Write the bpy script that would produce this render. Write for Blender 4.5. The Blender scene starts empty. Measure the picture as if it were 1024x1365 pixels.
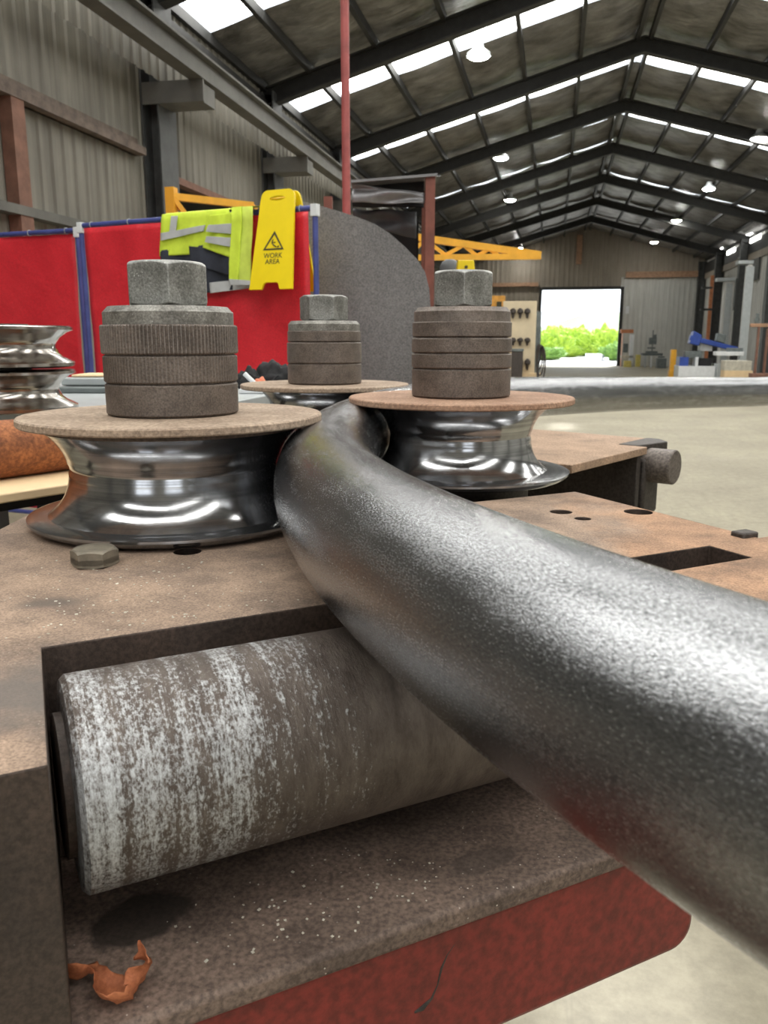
import bpy, bmesh, math, random
from mathutils import Vector, Matrix, noise
R = random.Random(11)
SC = bpy.context.scene
COL = SC.collection
PI = math.pi
EYE = 1.4                        # camera height above the concrete floor

# ------------------------------------------------------------------ camera
FPX = 1090.0; VX, VY = 740.0, 452.0
PITCH = math.atan((682.5 - VY) / FPX); YAW = math.atan((VX - 512) / FPX * math.cos(PITCH))
sa, ca, sp, cp = math.sin(YAW), math.cos(YAW), math.sin(PITCH), math.cos(PITCH)
RT = Vector((ca, sa, 0)); FW = Vector((-sa * cp, ca * cp, -sp)); UPV = Vector((-sa * sp, ca * sp, cp))
CAMP = Vector((0, 0, EYE))
cd = bpy.data.cameras.new('camera'); cam = bpy.data.objects.new('camera', cd); COL.objects.link(cam)
cam.matrix_world = Matrix(((RT.x, UPV.x, -FW.x, 0), (RT.y, UPV.y, -FW.y, 0), (RT.z, UPV.z, -FW.z, EYE), (0, 0, 0, 1)))
cd.sensor_fit = 'VERTICAL'; cd.sensor_height = 36; cd.sensor_width = 27
cd.lens = FPX / 1365 * 36; cd.clip_start = 0.02; cd.clip_end = 400
cd.dof.use_dof = True; cd.dof.focus_distance = 0.72; cd.dof.aperture_fstop = 19
SC.camera = cam

def ray(px, py): return RT * ((px - 512) / FPX) + UPV * ((682.5 - py) / FPX) + FW
def atd(px, py, d): return CAMP + ray(px, py) * d                  # a point at axis depth d
def atY(px, py, Y): r = ray(px, py); return CAMP + r * (Y / r.y)   # on the plane across the hall at Y
def atX(px, py, X): r = ray(px, py); return CAMP + r * (X / r.x)
def atZ(px, py, z): r = ray(px, py); return CAMP + r * ((z - EYE) / r.z)

# ------------------------------------------------------------------ materials
class NT:
    def __init__(s, name):
        s.m = bpy.data.materials.new(name); s.m.use_nodes = True; s.t = s.m.node_tree
        s.b = s.t.nodes['Principled BSDF']; s.co = s.n('ShaderNodeTexCoord')
    def n(s, t, **k):
        x = s.t.nodes.new(t)
        for a, v in k.items(): setattr(x, a, v)
        return x
    def l(s, a, b): s.t.links.new(a, b)
    def vec(s, scale=(1, 1, 1), src='Object', rot=(0, 0, 0)):
        m = s.n('ShaderNodeMapping'); m.inputs['Scale'].default_value = scale; m.inputs['Rotation'].default_value = rot
        s.l(s.co.outputs[src], m.inputs[0]); return m.outputs[0]
    def noise(s, scale, detail=4, rough=.55, v=None, dist=0):
        x = s.n('ShaderNodeTexNoise'); x.inputs['Scale'].default_value = scale; x.inputs['Detail'].default_value = detail
        x.inputs['Roughness'].default_value = rough; x.inputs['Distortion'].default_value = dist
        s.l(v if v is not None else s.co.outputs['Object'], x.inputs['Vector']); return x.outputs[0]
    def voro(s, scale, v=None, feat='F1', rnd=1):
        x = s.n('ShaderNodeTexVoronoi', feature=feat); x.inputs['Scale'].default_value = scale; x.inputs['Randomness'].default_value = rnd
        s.l(v if v is not None else s.co.outputs['Object'], x.inputs['Vector']); return x.outputs[0]
    def ramp(s, f, stops, interp='LINEAR'):
        x = s.n('ShaderNodeValToRGB'); x.color_ramp.interpolation = interp; e = x.color_ramp.elements
        while len(e) < len(stops): e.new(.5)
        for q, (p, c) in zip(e, stops):
            q.position = p; q.color = (c, c, c, 1) if isinstance(c, (int, float)) else (*c, 1)
        s.l(f, x.inputs[0]); return x.outputs[0]
    def mix(s, f, a, b, mode='MIX'):
        x = s.n('ShaderNodeMix', data_type='RGBA', blend_type=mode)
        for k, v in ((0, f), (6, a), (7, b)):
            if isinstance(v, (int, float)): x.inputs[k].default_value = v if k == 0 else (v, v, v, 1)
            elif isinstance(v, tuple): x.inputs[k].default_value = (*v, 1)
            else: s.l(v, x.inputs[k])
        return x.outputs[2]
    def math(s, op, a, b=0.0):
        x = s.n('ShaderNodeMath', operation=op)
        for k, v in ((0, a), (1, b)):
            if isinstance(v, (int, float)): x.inputs[k].default_value = v
            else: s.l(v, x.inputs[k])
        return x.outputs[0]
    def set(s, **k):
        for a, v in k.items():
            i = s.b.inputs[{'color': 'Base Color', 'metal': 'Metallic', 'rough': 'Roughness', 'spec': 'Specular IOR Level',
                            'ecol': 'Emission Color', 'estr': 'Emission Strength', 'coat': 'Coat Weight'}[a]]
            if isinstance(v, (int, float)): i.default_value = v
            elif isinstance(v, tuple): i.default_value = (*v, 1)
            else: s.l(v, i)
        return s
    def bump(s, h, strength=.3, dist=.001):
        x = s.n('ShaderNodeBump'); x.inputs['Strength'].default_value = strength; x.inputs['Distance'].default_value = dist
        s.l(h, x.inputs['Height']); s.l(x.outputs[0], s.b.inputs['Normal']); return s

M = {}
def plain(name, col, rough=.6, metal=0., var=.25, scale=8, bump=0, bscale=60):
    t = NT(name); f = t.noise(scale, 5, .6)
    lo = tuple(max(0, c * (1 - var)) for c in col); hi = tuple(min(1, c * (1 + var)) for c in col)
    t.set(color=t.ramp(f, [(.3, lo), (.7, hi)]), rough=rough, metal=metal)
    if bump: t.bump(t.noise(bscale, 4), bump, .002)
    M[name] = t.m; return t.m
def rusty(name, base, dark, fleck=None, rough=.75, metal=.15, s1=14, s2=220, fl=.045, bump=.5, wear=None, tint=None, wr=(.56, .68), stains=()):
    t = NT(name)
    a = t.ramp(t.noise(s1, 6, .65), [(.32, dark), (.62, base)])
    b = t.ramp(t.noise(s2, 3, .6), [(.35, .62), (.65, 1.15)])
    c = t.mix(1.0, a, b, 'MULTIPLY')
    if fleck:
        v = t.voro(s2 * .55); fn = t.noise(s1 * 1.7, 3)
        k = t.math('MULTIPLY', t.ramp(v, [(fl, 1.0), (fl * 2.6, 0.0)]), t.ramp(fn, [(.5, 0.0), (.62, 1.0)]))
        c = t.mix(k, c, fleck)
    if wear:                                   # bare metal on rubbed edges
        g = t.n('ShaderNodeNewGeometry'); c = t.mix(t.math('MULTIPLY', t.ramp(g.outputs['Pointiness'], [(wr[0], 0.0), (wr[1], 1.0)]), t.ramp(t.noise(s2 * .3, 3), [(.35, .3), (.6, 1.0)])), c, wear)
    if tint:                                   # more orange tone towards the right hand side of the table
        x = t.n('ShaderNodeSeparateXYZ'); t.l(t.co.outputs['Object'], x.inputs[0])
        k = t.math('ADD', x.outputs[0], t.math('MULTIPLY', t.math('SUBTRACT', t.noise(8, 4), .5), .5))
        c = t.mix(t.ramp(k, [(.0, 0.0), (.10, 1.0)]), c, t.mix(1.0, c, tint, 'MULTIPLY'))
    for px, py, rx, ry, an_, k_, col_ in stains:   # oil soaked into the dust
        p = atZ(px, py, EYE - .196); c = t.mix(t.math('MULTIPLY', blob(t, p.x, p.y, rx * 1.15, ry * 1.15, an_, .3, .3), k_), c, col_)
    t.set(color=c, rough=rough, metal=metal).bump(t.noise(s2 * .8, 4, .7), bump, .0012)
    M[name] = t.m; return t.m

rusty('dark_brown_steel', (.095, .066, .052), (.045, .034, .029), None, s1=12, s2=300, rough=.5, metal=.2)
rusty('arm_rust', (.46, .31, .21), (.28, .19, .13), (.8, .68, .52), s1=10, s2=300)
rusty('flange_tan', (.50, .385, .29), (.33, .24, .175), None, s1=12, s2=260, rough=.8)
rusty('flange_orange', (.50, .32, .22), (.33, .19, .125), None, s1=12, s2=260, rough=.8)
rusty('collar_brown', (.215, .175, .15), (.12, .098, .084), (.4, .38, .36), s1=30, s2=520, rough=.48, metal=.5, wear=(.52, .49, .46))
rusty('nut_grey', (.36, .36, .34), (.17, .17, .155), (.62, .62, .6), s1=38, s2=420, rough=.45, metal=.6, fl=.08, wear=(.80, .80, .79), wr=(.52, .60))
rusty('washer_grey', (.34, .33, .30), (.17, .16, .145), (.6, .6, .58), s1=45, s2=420, rough=.5, metal=.5, fl=.08)
rusty('dark_body', (.075, .062, .055), (.04, .034, .03), None, s1=9, s2=200, rough=.6, metal=.3)
rusty('pin_steel', (.20, .17, .15), (.12, .10, .09), None, s1=25, s2=200, rough=.55, metal=.5)
rusty('rust_pipe', (.42, .15, .055), (.20, .07, .03), None, s1=45, s2=200, rough=.8, metal=0)
rusty('plate_steel', (.215, .208, .21), (.15, .145, .147), (.5, .5, .5), s1=1.6, s2=150, rough=.48, metal=.45, fl=.06, bump=.15)
rusty('red_paint', (.225, .026, .020), (.165, .020, .016), None, s1=7, s2=120, rough=.42, metal=0, bump=.18)

# ledge with a round oil stain at its own fixed spot
t = NT('ledge_steel')
a = t.ramp(t.noise(9, 6, .65), [(.32, (.115, .082, .066)), (.66, (.30, .215, .172))])
b = t.ramp(t.noise(300, 3, .6), [(.35, .55), (.65, 1.2)])
c = t.mix(1.0, a, b, 'MULTIPLY')
v = t.voro(170); c = t.mix(t.math('MULTIPLY', t.ramp(v, [(.05, 1.0), (.13, 0.0)]), t.ramp(t.noise(16, 3), [(.5, 0.0), (.62, 1.0)])), c, (.75, .68, .6))
def blob(t, cx, cy, rx, ry, ang, nz=.25, soft=.80):
    m = t.n('ShaderNodeMapping', vector_type='TEXTURE'); m.inputs['Location'].default_value = (cx, cy, 0)
    m.inputs['Rotation'].default_value = (0, 0, ang); m.inputs['Scale'].default_value = (rx, ry, 50)
    t.l(t.co.outputs['Object'], m.inputs[0])
    ln = t.n('ShaderNodeVectorMath', operation='LENGTH'); t.l(m.outputs[0], ln.inputs[0])
    d = t.math('ADD', ln.outputs['Value'], t.math('MULTIPLY', t.math('SUBTRACT', t.noise(38, 3), .5), nz * 4))
    return t.ramp(d, [(soft, 1.0), (1.0, 0.0)])
LEDGE = (t, c)
rusty('table_rust', (.44, .315, .23), (.205, .15, .117), (.85, .78, .68), s1=15, s2=620, tint=(1.14, .94, .77), stains=[(18, 925, .060, .052, 2.3, .85, (.14, .125, .115)), (78, 803, .034, .016, .5, .8, (.13, .105, .09)), (395, 770, .028, .014, 1.1, .4, (.14, .10, .08)), (250, 850, .07, .012, .66, .35, (.16, .12, .10)), (980, 700, .05, .012, .5, .4, (.2, .14, .12))])

# dark mill-scale tube: flaky light specks stretched along the tube
t = NT('mill_scale')
uv = t.vec((1, 1, 1), 'UV'); uvl = t.vec((.34, 1, 1), 'UV')
band = t.noise(1.0, 3, .6, t.vec((1.3, 26, 1), 'UV'))
spk = t.noise(1150, 3, .75, uvl); cr = t.voro(820, uvl, 'DISTANCE_TO_EDGE'); fog = t.noise(60, 4, .6, uvl)
f = t.math('ADD', t.math('MULTIPLY', spk, .75), t.math('MULTIPLY', fog, .25))
thr = t.math('ADD', f, t.math('MULTIPLY', t.math('SUBTRACT', band, .5), .42))
col = t.ramp(thr, [(.38, (.17, .175, .185)), (.50, (.29, .297, .31)), (.62, (.50, .51, .53))])
crk = t.math('MULTIPLY', t.ramp(cr, [(.0, 1.0), (.16, 0.0)]), t.ramp(fog, [(.40, .0), (.60, .6)]))
col = t.mix(t.math('MULTIPLY', crk, .6), col, (.08, .082, .086))
t.set(color=col, metal=.95, rough=t.ramp(thr, [(.4, .16), (.6, .28)]))
t.bump(t.math('ADD', t.math('MULTIPLY', spk, .8), t.math('MULTIPLY', crk, -.5)), .42, .0005); M['mill_scale'] = t.m

# polished groove of the rolls, ringed by the tube that rubs it
t = NT('polished_steel')
rg = t.noise(1, 4, .7, t.vec((2, 2, 160))); sm = t.noise(26, 4, .6)
t.set(color=t.ramp(t.math('ADD', t.math('MULTIPLY', rg, .7), t.math('MULTIPLY', sm, .3)), [(.35, (.21, .212, .217)), (.6, (.52, .525, .54))]), metal=.95,
      rough=t.ramp(t.math('ADD', t.math('MULTIPLY', rg, .5), t.math('MULTIPLY', sm, .5)), [(.35, .26), (.65, .09)]))
t.bump(t.noise(60, 3), .05, .001); M['polished_steel'] = t.m
t = NT('chrome_steel'); sm = t.noise(40, 4, .6)
t.set(color=t.ramp(sm, [(.3, (.36, .33, .30)), (.7, (.62, .59, .56))]), metal=1.0, rough=t.ramp(sm, [(.3, .26), (.7, .12)])); M['chrome_steel'] = t.m

# shaft with dried white flakes in rings
t = NT('flaked_shaft')
ring = t.noise(1, 4, .75, t.vec((95, 2.2, 2.2)))
brd = t.noise(1, 3, .6, t.vec((16, 7, 7)))
fl = t.noise(330, 5, .75, t.vec((1.5, 1, 1)))
grad = t.n('ShaderNodeSeparateXYZ'); t.l(t.co.outputs['Object'], grad.inputs[0])
ax = t.ramp(t.math('MULTIPLY', grad.outputs[0], 2.0), [(.0, .64), (.30, .58), (.36, .50), (.44, .40), (1, .34)])       # flakes thin out along its length
fl2 = t.noise(170, 4, .7, t.vec((2.6, .8, .8)))
k = t.math('ADD', t.math('ADD', t.math('MULTIPLY', ring, .34), t.math('MULTIPLY', brd, .30)), t.math('ADD', t.math('MULTIPLY', fl, .46), t.math('MULTIPLY', fl2, .26)))
k = t.math('ADD', k, t.math('SUBTRACT', ax, .58))
base = t.mix(t.ramp(t.noise(30, 5, .75, t.vec((2.5, 1, 1))), [(.3, 0.0), (.7, 1.0)]), (.055, .040, .033), (.165, .135, .115))
w = t.ramp(k, [(.715, .0), (.775, .5), (.86, 1.0)])
c = t.mix(w, base, (.66, .68, .70))
t.set(color=c, rough=.45, metal=.4).bump(t.math('ADD', fl, t.math('ADD', ring, fl2)), .6, .0012); M['flaked_shaft'] = t.m

# concrete
t = NT('concrete')
a = t.ramp(t.noise(.8, 6, .65), [(.3, (.255, .225, .162)), (.7, (.36, .325, .232))])
b = t.ramp(t.noise(14, 6, .75), [(.35, .78), (.62, 1.06)])
c = t.mix(1.0, a, b, 'MULTIPLY')
scr = t.noise(3.5, 5, .8, t.vec((1, .22, 1), 'Object', (0, 0, .5)), 1.2)
c = t.mix(t.ramp(scr, [(.55, 0.0), (.64, .5)]), c, (.22, .20, .15))
t.set(color=c, rough=.62).bump(t.noise(30, 5), .12, .004); M['concrete'] = t.m

# corrugated cladding, streaked with dirt
def cladding(name, hi, lo, rough=.6):
    t = NT(name)
    st = t.noise(1, 5, .7, t.vec((9, 9, .35))); bl = t.noise(1.1, 4, .6)
    c = t.ramp(t.math('ADD', t.math('MULTIPLY', st, .6), t.math('MULTIPLY', bl, .4)), [(.33, lo), (.66, hi)])
    t.set(color=c, rough=rough, metal=.1); M[name] = t.m
cladding('cladding_grey', (.27, .255, .215), (.13, .12, .10))
cladding('cladding_pale', (.62, .62, .59), (.45, .45, .43))
cladding('cladding_brown', (.34, .295, .24), (.21, .18, .145))
t = NT('foil'); w = t.noise(2.2, 5, .6, t.vec((1, 1, 1)))
t.set(color=t.ramp(w, [(.3, (.085, .080, .072)), (.7, (.33, .322, .31))]), metal=.55, rough=.42).bump(t.noise(4, 4, .6, t.vec((1, 2.2, 1))), .9, .05); M['foil'] = t.m
plain('frame_dark', (.028, .028, .027), .6, .2)
plain('column_grey', (.075, .078, .078), .55, .2)
plain('beam_grey', (.125, .122, .11), .55, .1, scale=3)
plain('rust_steel', (.20, .10, .07), .75)
plain('girt_brown', (.14, .105, .085), .7, var=.4)
plain('bolt_brown', (.20, .175, .135), .6, .3, var=.35, scale=60)
plain('blue_paint', (.06, .075, .26), .4)
plain('red_post', (.36, .085, .08), .5)
plain('brown_post', (.20, .065, .045), .6)
plain('yellow_steel', (.80, .40, .03), .45, var=.12)
plain('sign_yellow', (.90, .68, .005), .4, var=.05)
plain('black_print', (.05, .045, .02), .6)
plain('vest_lime', (.66, .83, .06), .7, var=.12, scale=14)
plain('vest_lime_soft', (.60, .72, .10), .7, var=.12, scale=14)
plain('tape_silver', (.50, .51, .52), .35, var=.15)
plain('navy_cloth', (.030, .034, .05), .85, var=.4)
plain('black_cloth', (.018, .018, .02), .9)
plain('tarp_silver', (.24, .24, .25), .4, .4, scale=5, bump=.4, bscale=7)
plain('tarp_dark', (.07, .072, .08), .5, .2, scale=4, bump=.4, bscale=7)
plain('wood_cream', (.80, .60, .36), .6, var=.1, scale=5)
plain('cream_board', (.66, .55, .38), .6, var=.1, scale=2)
plain('orange_box', (.75, .36, .06), .55)
plain('dark_tool', (.05, .04, .035), .6)
plain('white_paint', (.72, .74, .76), .5, var=.08)
plain('pale_grey', (.40, .43, .44), .4, var=.1)
plain('blue_machine', (.03, .07, .33), .4, var=.2)
plain('grey_machine', (.13, .15, .15), .5, var=.3)
plain('beige_block', (.55, .52, .44), .7)
plain('orange_rust', (.52, .20, .09), .7)
plain('brown_beam', (.36, .21, .13), .7)
plain('bottle_grey', (.085, .09, .095), .5)
plain('timber_yellow', (.62, .52, .14), .6)
plain('orange_cloth', (.70, .22, .12), .7)
plain('asphalt', (.58, .58, .56), .8, scale=1)
plain('stone_wall', (.55, .54, .50), .8)
t = NT('dry_leaf'); f = t.noise(120, 5, .7)
t.set(color=t.ramp(f, [(.3, (.28, .075, .03)), (.68, (.66, .23, .10))]), rough=.7).bump(t.noise(260, 4), .6, .001); M['dry_leaf'] = t.m
t = NT('red_curtain'); f = t.noise(2.2, 4, .6); g = t.noise(150, 2)
t.set(color=t.mix(1.0, t.ramp(f, [(.3, (.60, .016, .030)), (.7, (.80, .034, .050))]), t.ramp(g, [(.3, .85), (.7, 1.1)]), 'MULTIPLY'), rough=.42).bump(t.noise(9, 3), .3, .02); M['red_curtain'] = t.m
def leafy(name, hi, lo):
    t = NT(name); t.set(color=t.ramp(t.noise(3.2, 6, .75), [(.35, lo), (.65, hi)]), rough=.7); M[name] = t.m
leafy('bush_lime', (.55, .72, .08), (.20, .36, .04)); leafy('bush_green', (.30, .50, .10), (.10, .22, .045)); leafy('hill_green', (.26, .40, .16), (.14, .24, .09))
def emit(name, col, s, tex=False):
    t = NT(name)
    c = t.ramp(t.noise(3.5, 6, .75), [(.25, tuple(x * .55 for x in col)), (.62, col)]) if tex else col
    t.set(color=(.5, .5, .5), ecol=c, estr=s, rough=.5); M[name] = t.m
emit('skylight_sheet', (1.0, .99, .94), 11, True)
emit('lamp_glow', (1.0, .99, .92), 190)

# ------------------------------------------------------------------ mesh tools
class MB:
    def __init__(s): s.b = bmesh.new(); s.uv = None
    def box(s, lo, hi, X=None):
        lo, hi = Vector(lo), Vector(hi)
        vs = [Vector((x, y, z)) for z in (lo.z, hi.z) for y in (lo.y, hi.y) for x in (lo.x, hi.x)]
        vs = [s.b.verts.new(X @ v if X else v) for v in vs]
        for f in ((0, 2, 3, 1), (4, 5, 7, 6), (0, 1, 5, 4), (1, 3, 7, 5), (3, 2, 6, 7), (2, 0, 4, 6)): s.b.faces.new([vs[i] for i in f])
        return s
    def prism(s, poly, z0, z1, X=None):
        a = [Vector((p[0], p[1], z0)) for p in poly]; c = [Vector((p[0], p[1], z1)) for p in poly]
        a = [s.b.verts.new(X @ v if X else v) for v in a]; c = [s.b.verts.new(X @ v if X else v) for v in c]
        n = len(a); s.b.faces.new(a[::-1]); s.b.faces.new(c)
        for i in range(n): s.b.faces.new((a[i], a[(i + 1) % n], c[(i + 1) % n], c[i]))
        return s
    def lathe(s, prof, seg=96, X=None, rf=None):
        rings = []
        for r, z in prof:
            if r < 1e-6: v = Vector((0, 0, z)); rings.append([s.b.verts.new(X @ v if X else v)])
            else:
                row = []
                for i in range(seg):
                    q = 2 * PI * i / seg; rr = r + (rf(i, z) if rf else 0)
                    v = Vector((rr * math.cos(q), rr * math.sin(q), z)); row.append(s.b.verts.new(X @ v if X else v))
                rings.append(row)
        for a, c in zip(rings, rings[1:]):
            for i in range(seg):
                j = (i + 1) % seg
                if len(a) == 1 and len(c) == 1: continue
                if len(a) == 1: s.b.faces.new((a[0], c[j], c[i]))
                elif len(c) == 1: s.b.faces.new((a[i], a[j], c[0]))
                else: s.b.faces.new((a[i], a[j], c[j], c[i]))
        return s
    def cyl(s, p0, p1, r, seg=24, r1=None, ch=0):
        p0, p1 = Vector(p0), Vector(p1); d = p1 - p0; L = d.length
        X = Matrix.Translation(p0) @ d.to_track_quat('Z', 'Y').to_matrix().to_4x4(); r1 = r if r1 is None else r1
        pr = [(0, 0), (r - ch, 0)] + ([(r, ch), (r1, L - ch)] if ch else [(r, 0)][:0] + [(r1, L)][:0]) + [(r1 - ch, L), (0, L)]
        return s.lathe(pr, seg, X)
    def bar(s, p0, p1, w, h=None, up=(0, 0, 1)):
        p0, p1 = Vector(p0), Vector(p1); h = h or w; d = (p1 - p0).normalized(); u = Vector(up)
        if abs(d.dot(u)) > .98: u = Vector((0, 1, 0))
        x = d.cross(u).normalized(); u = x.cross(d)
        X = Matrix(((x.x, d.x, u.x, p0.x), (x.y, d.y, u.y, p0.y), (x.z, d.z, u.z, p0.z), (0, 0, 0, 1)))
        return s.box((-w / 2, 0, -h / 2), (w / 2, (p1 - p0).length, h / 2), X)
    def tube(s, pts, r, seg=20, cap=True, uv=False):
        pts = [Vector(p) for p in pts]; n = len(pts); rows = []; up = Vector((0, 0, 1)); L = 0; Ls = []
        for i, p in enumerate(pts):
            if i: L += (p - pts[i - 1]).length
            Ls.append(L)
            d = (pts[min(i + 1, n - 1)] - pts[max(i - 1, 0)]).normalized()
            if i == 0:
                x = d.cross(up if abs(d.z) < .9 else Vector((1, 0, 0))).normalized()
            else: x = (x - d * x.dot(d)).normalized()
            y = d.cross(x); rr = r[i] if isinstance(r, (list, tuple)) else r
            rows.append([s.b.verts.new(p + (x * math.cos(2 * PI * k / seg) + y * math.sin(2 * PI * k / seg)) * rr) for k in range(seg)])
        lay = s.b.loops.layers.uv.verify() if uv else None
        for i in range(n - 1):
            for k in range(seg):
                j = (k + 1) % seg; f = s.b.faces.new((rows[i][k], rows[i][j], rows[i + 1][j], rows[i + 1][k]))
                if uv:
                    cc = 2 * PI * r / seg
                    for lp, (a, q) in zip(f.loops, ((i, k), (i, k + 1), (i + 1, k + 1), (i + 1, k))): lp[lay].uv = (Ls[a], q * cc)
        if cap: s.b.faces.new(rows[0][::-1]); s.b.faces.new(rows[-1])
        return s
    def grid(s, f, nu, nv, thick=None):
        def sheet(off):
            return [[s.b.verts.new(f(i / nu, j / nv, off)) for i in range(nu + 1)] for j in range(nv + 1)]
        a = sheet(0)
        for j in range(nv):
            for i in range(nu): s.b.faces.new((a[j][i], a[j][i + 1], a[j + 1][i + 1], a[j + 1][i]))
        if thick:
            c = sheet(thick)
            for j in range(nv):
                for i in range(nu): s.b.faces.new((c[j][i], c[j + 1][i], c[j + 1][i + 1], c[j][i + 1]))
            for i in range(nu):
                s.b.faces.new((a[0][i + 1], a[0][i], c[0][i], c[0][i + 1])); s.b.faces.new((a[nv][i], a[nv][i + 1], c[nv][i + 1], c[nv][i]))
            for j in range(nv):
                s.b.faces.new((a[j][0], a[j + 1][0], c[j + 1][0], c[j][0])); s.b.faces.new((a[j + 1][nu], a[j][nu], c[j][nu], c[j + 1][nu]))
        return s

def obj(name, mb, m, parent=None, loc=(0, 0, 0), rz=0, smooth=35, bevel=0, seg=2):
    me = bpy.data.meshes.new(name)
    if isinstance(mb, MB):
        bmesh.ops.recalc_face_normals(mb.b, faces=mb.b.faces); mb.b.to_mesh(me); mb.b.free()
    else: me = mb
    me.materials.clear(); me.materials.append(M[m])
    if smooth:
        me.polygons.foreach_set('use_smooth', [True] * len(me.polygons)); me.set_sharp_from_angle(angle=math.radians(smooth))
    o = bpy.data.objects.new(name, me); COL.objects.link(o); o.location = loc; o.rotation_euler.z = rz
    if parent: o.parent = parent
    if bevel:
        q = o.modifiers.new('bevel', 'BEVEL'); q.width = bevel; q.segments = seg; q.limit_method = 'ANGLE'; q.angle_limit = math.radians(40)
    return o
def tag(o, label=None, cat=None, group=None, kind=None):
    for k, v in (('label', label), ('category', cat), ('group', group), ('kind', kind)):
        if v: o[k] = v
    return o
def thing(name, label, cat, loc=(0, 0, 0), rz=0, group=None):
    o = bpy.data.objects.new(name, None); COL.objects.link(o); o.empty_display_size = .1
    o.location = loc; o.rotation_euler.z = rz
    return tag(o, label, cat, group)
def struct(name, mb, m, smooth=35, **k):
    return tag(obj(name, mb, m, smooth=smooth, **k), kind='structure')
def kids(o): return [c for c in COL.objects if c.parent == o]
def copy_tree(o, parent=None):
    c = o.copy(); COL.objects.link(c)
    if parent: c.parent = parent
    for k in kids(o): copy_tree(k, c)
    return c
def apply_mods(o):
    dg = bpy.context.evaluated_depsgraph_get(); dg.update()
    me = bpy.data.meshes.new_from_object(o.evaluated_get(dg)); o.modifiers.clear(); o.data = me
def flat_shape(outer, holes, ext):
    """a flat outline with holes as a thin solid mesh in the local x-z plane"""
    cu = bpy.data.curves.new('shape', 'CURVE'); cu.dimensions = '2D'; cu.fill_mode = 'BOTH'; cu.extrude = ext
    for pl in [outer] + holes:
        sp_ = cu.splines.new('POLY'); sp_.points.add(len(pl) - 1); sp_.use_cyclic_u = True
        for p, q in zip(sp_.points, pl): p.co = (q[0], q[1], 0, 1)
    o = bpy.data.objects.new('shape', cu); COL.objects.link(o)
    dg = bpy.context.evaluated_depsgraph_get(); dg.update()
    me = bpy.data.meshes.new_from_object(o.evaluated_get(dg)); bpy.data.objects.remove(o)
    me.transform(Matrix.Rotation(PI / 2, 4, 'X')); return me
def text_mesh(body, size, ext=.0006):
    cu = bpy.data.curves.new('text', 'FONT'); cu.body = body; cu.size = size; cu.extrude = ext; cu.align_x = 'CENTER'
    o = bpy.data.objects.new('text', cu); COL.objects.link(o)
    dg = bpy.context.evaluated_depsgraph_get(); dg.update()
    me = bpy.data.meshes.new_from_object(o.evaluated_get(dg)); bpy.data.objects.remove(o)
    me.transform(Matrix.Rotation(PI / 2, 4, 'X')); return me

# ================================================================== THE SHED
XL, XR, RX = -4.75, 7.45, 1.43          # side walls and ridge
YB, YF = -8.0, 46.0
RZ, SL = 5.75 + EYE, .28
def roofz(x): return RZ - SL * abs(x - RX)
EZ = roofz(XL)
RAFT = [-7.3, -3.1, 1.1, 5.3, 9.5, 13.5, 17.7, 21.9, 26.5, 31.2, 36.0, 41.2]

mb = MB(); mb.box((-60, -40, -.2), (60, 120, 0)); struct('floor', mb, 'concrete')

def corrugated(p0, p1, z0, z1, side, pitch=.2, depth=.02):
    """sheet from p0 to p1 (plan); ribs towards SIDE"""
    p0, p1 = Vector(p0), Vector(p1); d = (p1 - p0); L = d.length; d.normalize(); n = Vector((d.y, -d.x)) * side
    mb = MB(); prev = None; k = int(L / pitch); pts = []
    for i in range(k + 1):
        for a, h in ((0, 0), (.30, 0), (.40, 1), (.72, 1), (.82, 0)):
            s_ = (i + a) * pitch
            if s_ <= L: pts.append((s_, h * depth))
    pts.append((L, 0))
    for s_, h in pts:
        q = p0 + d * s_ + n * h; zt = z1(q.x, q.y) if callable(z1) else z1; zb = z0(q.x, q.y) if callable(z0) else z0
        cur = (mb.b.verts.new((q.x, q.y, zb)), mb.b.verts.new((q.x, q.y, zt)))
        if prev: mb.b.faces.new((prev[0], cur[0], cur[1], prev[1]))
        prev = cur
    return mb
# left wall: cladding with the dark bay between the columns at 9.4 and 13.5
def lwz(x, y): return 1.92 + EYE if 9.5 < y < 30 else 0
struct('wall_left', corrugated((XL, YB), (XL, YF), lwz, EZ, 1), 'cladding_grey', smooth=0)
mb = MB(); mb.box((XL - 3, 9.3, 0), (XL - 2.9, 30.2, 3.4)); mb.box((XL - 3, 9.2, 0), (XL - .02, 9.3, 3.4)); mb.box((XL - 3, 30.1, 0), (XL - .02, 30.2, 3.4)); mb.box((XL - 3, 9.2, 3.35), (XL - .02, 30.2, 3.45))
struct('wall_annex', mb, 'frame_dark')
struct('wall_right', corrugated((XR, YB), (XR, YF), 0, roofz(XR), -1, pitch=.3), 'cladding_pale', smooth=0)
DX0, DX1, DZ = -.80, 3.28, 2.56 + EYE
struct('wall_far', corrugated((XL - .1, YF), (XR, YF), lambda x, y: DZ if DX0 < x < DX1 else (0 if x <= DX0 else 3.15 + EYE), lambda x, y: roofz(x) + .02, 1, pitch=.25, depth=.02), 'cladding_brown', smooth=0)
struct('wall_far_lining', corrugated((DX1, YF - .03), (XR, YF - .03), 0, 3.16 + EYE, 1, pitch=.25, depth=.02), 'cladding_pale', smooth=0)
mb = MB(); mb.box((DX0 - .12, YF - .12, 0), (DX0, YF + .1, DZ + .12)); mb.box((DX1, YF - .12, 0), (DX1 + .16, YF + .1, DZ + .12)); mb.box((DX0, YF - .12, DZ), (DX1, YF + .1, DZ + .15)); struct('trim_1', mb, 'frame_dark')
mb = MB(); mb.box((DX1 + .2, YF - .22, 3.12 + EYE), (XR - .4, YF - .04, 3.42 + EYE)); struct('trim_2', mb, 'brown_beam')
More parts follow.
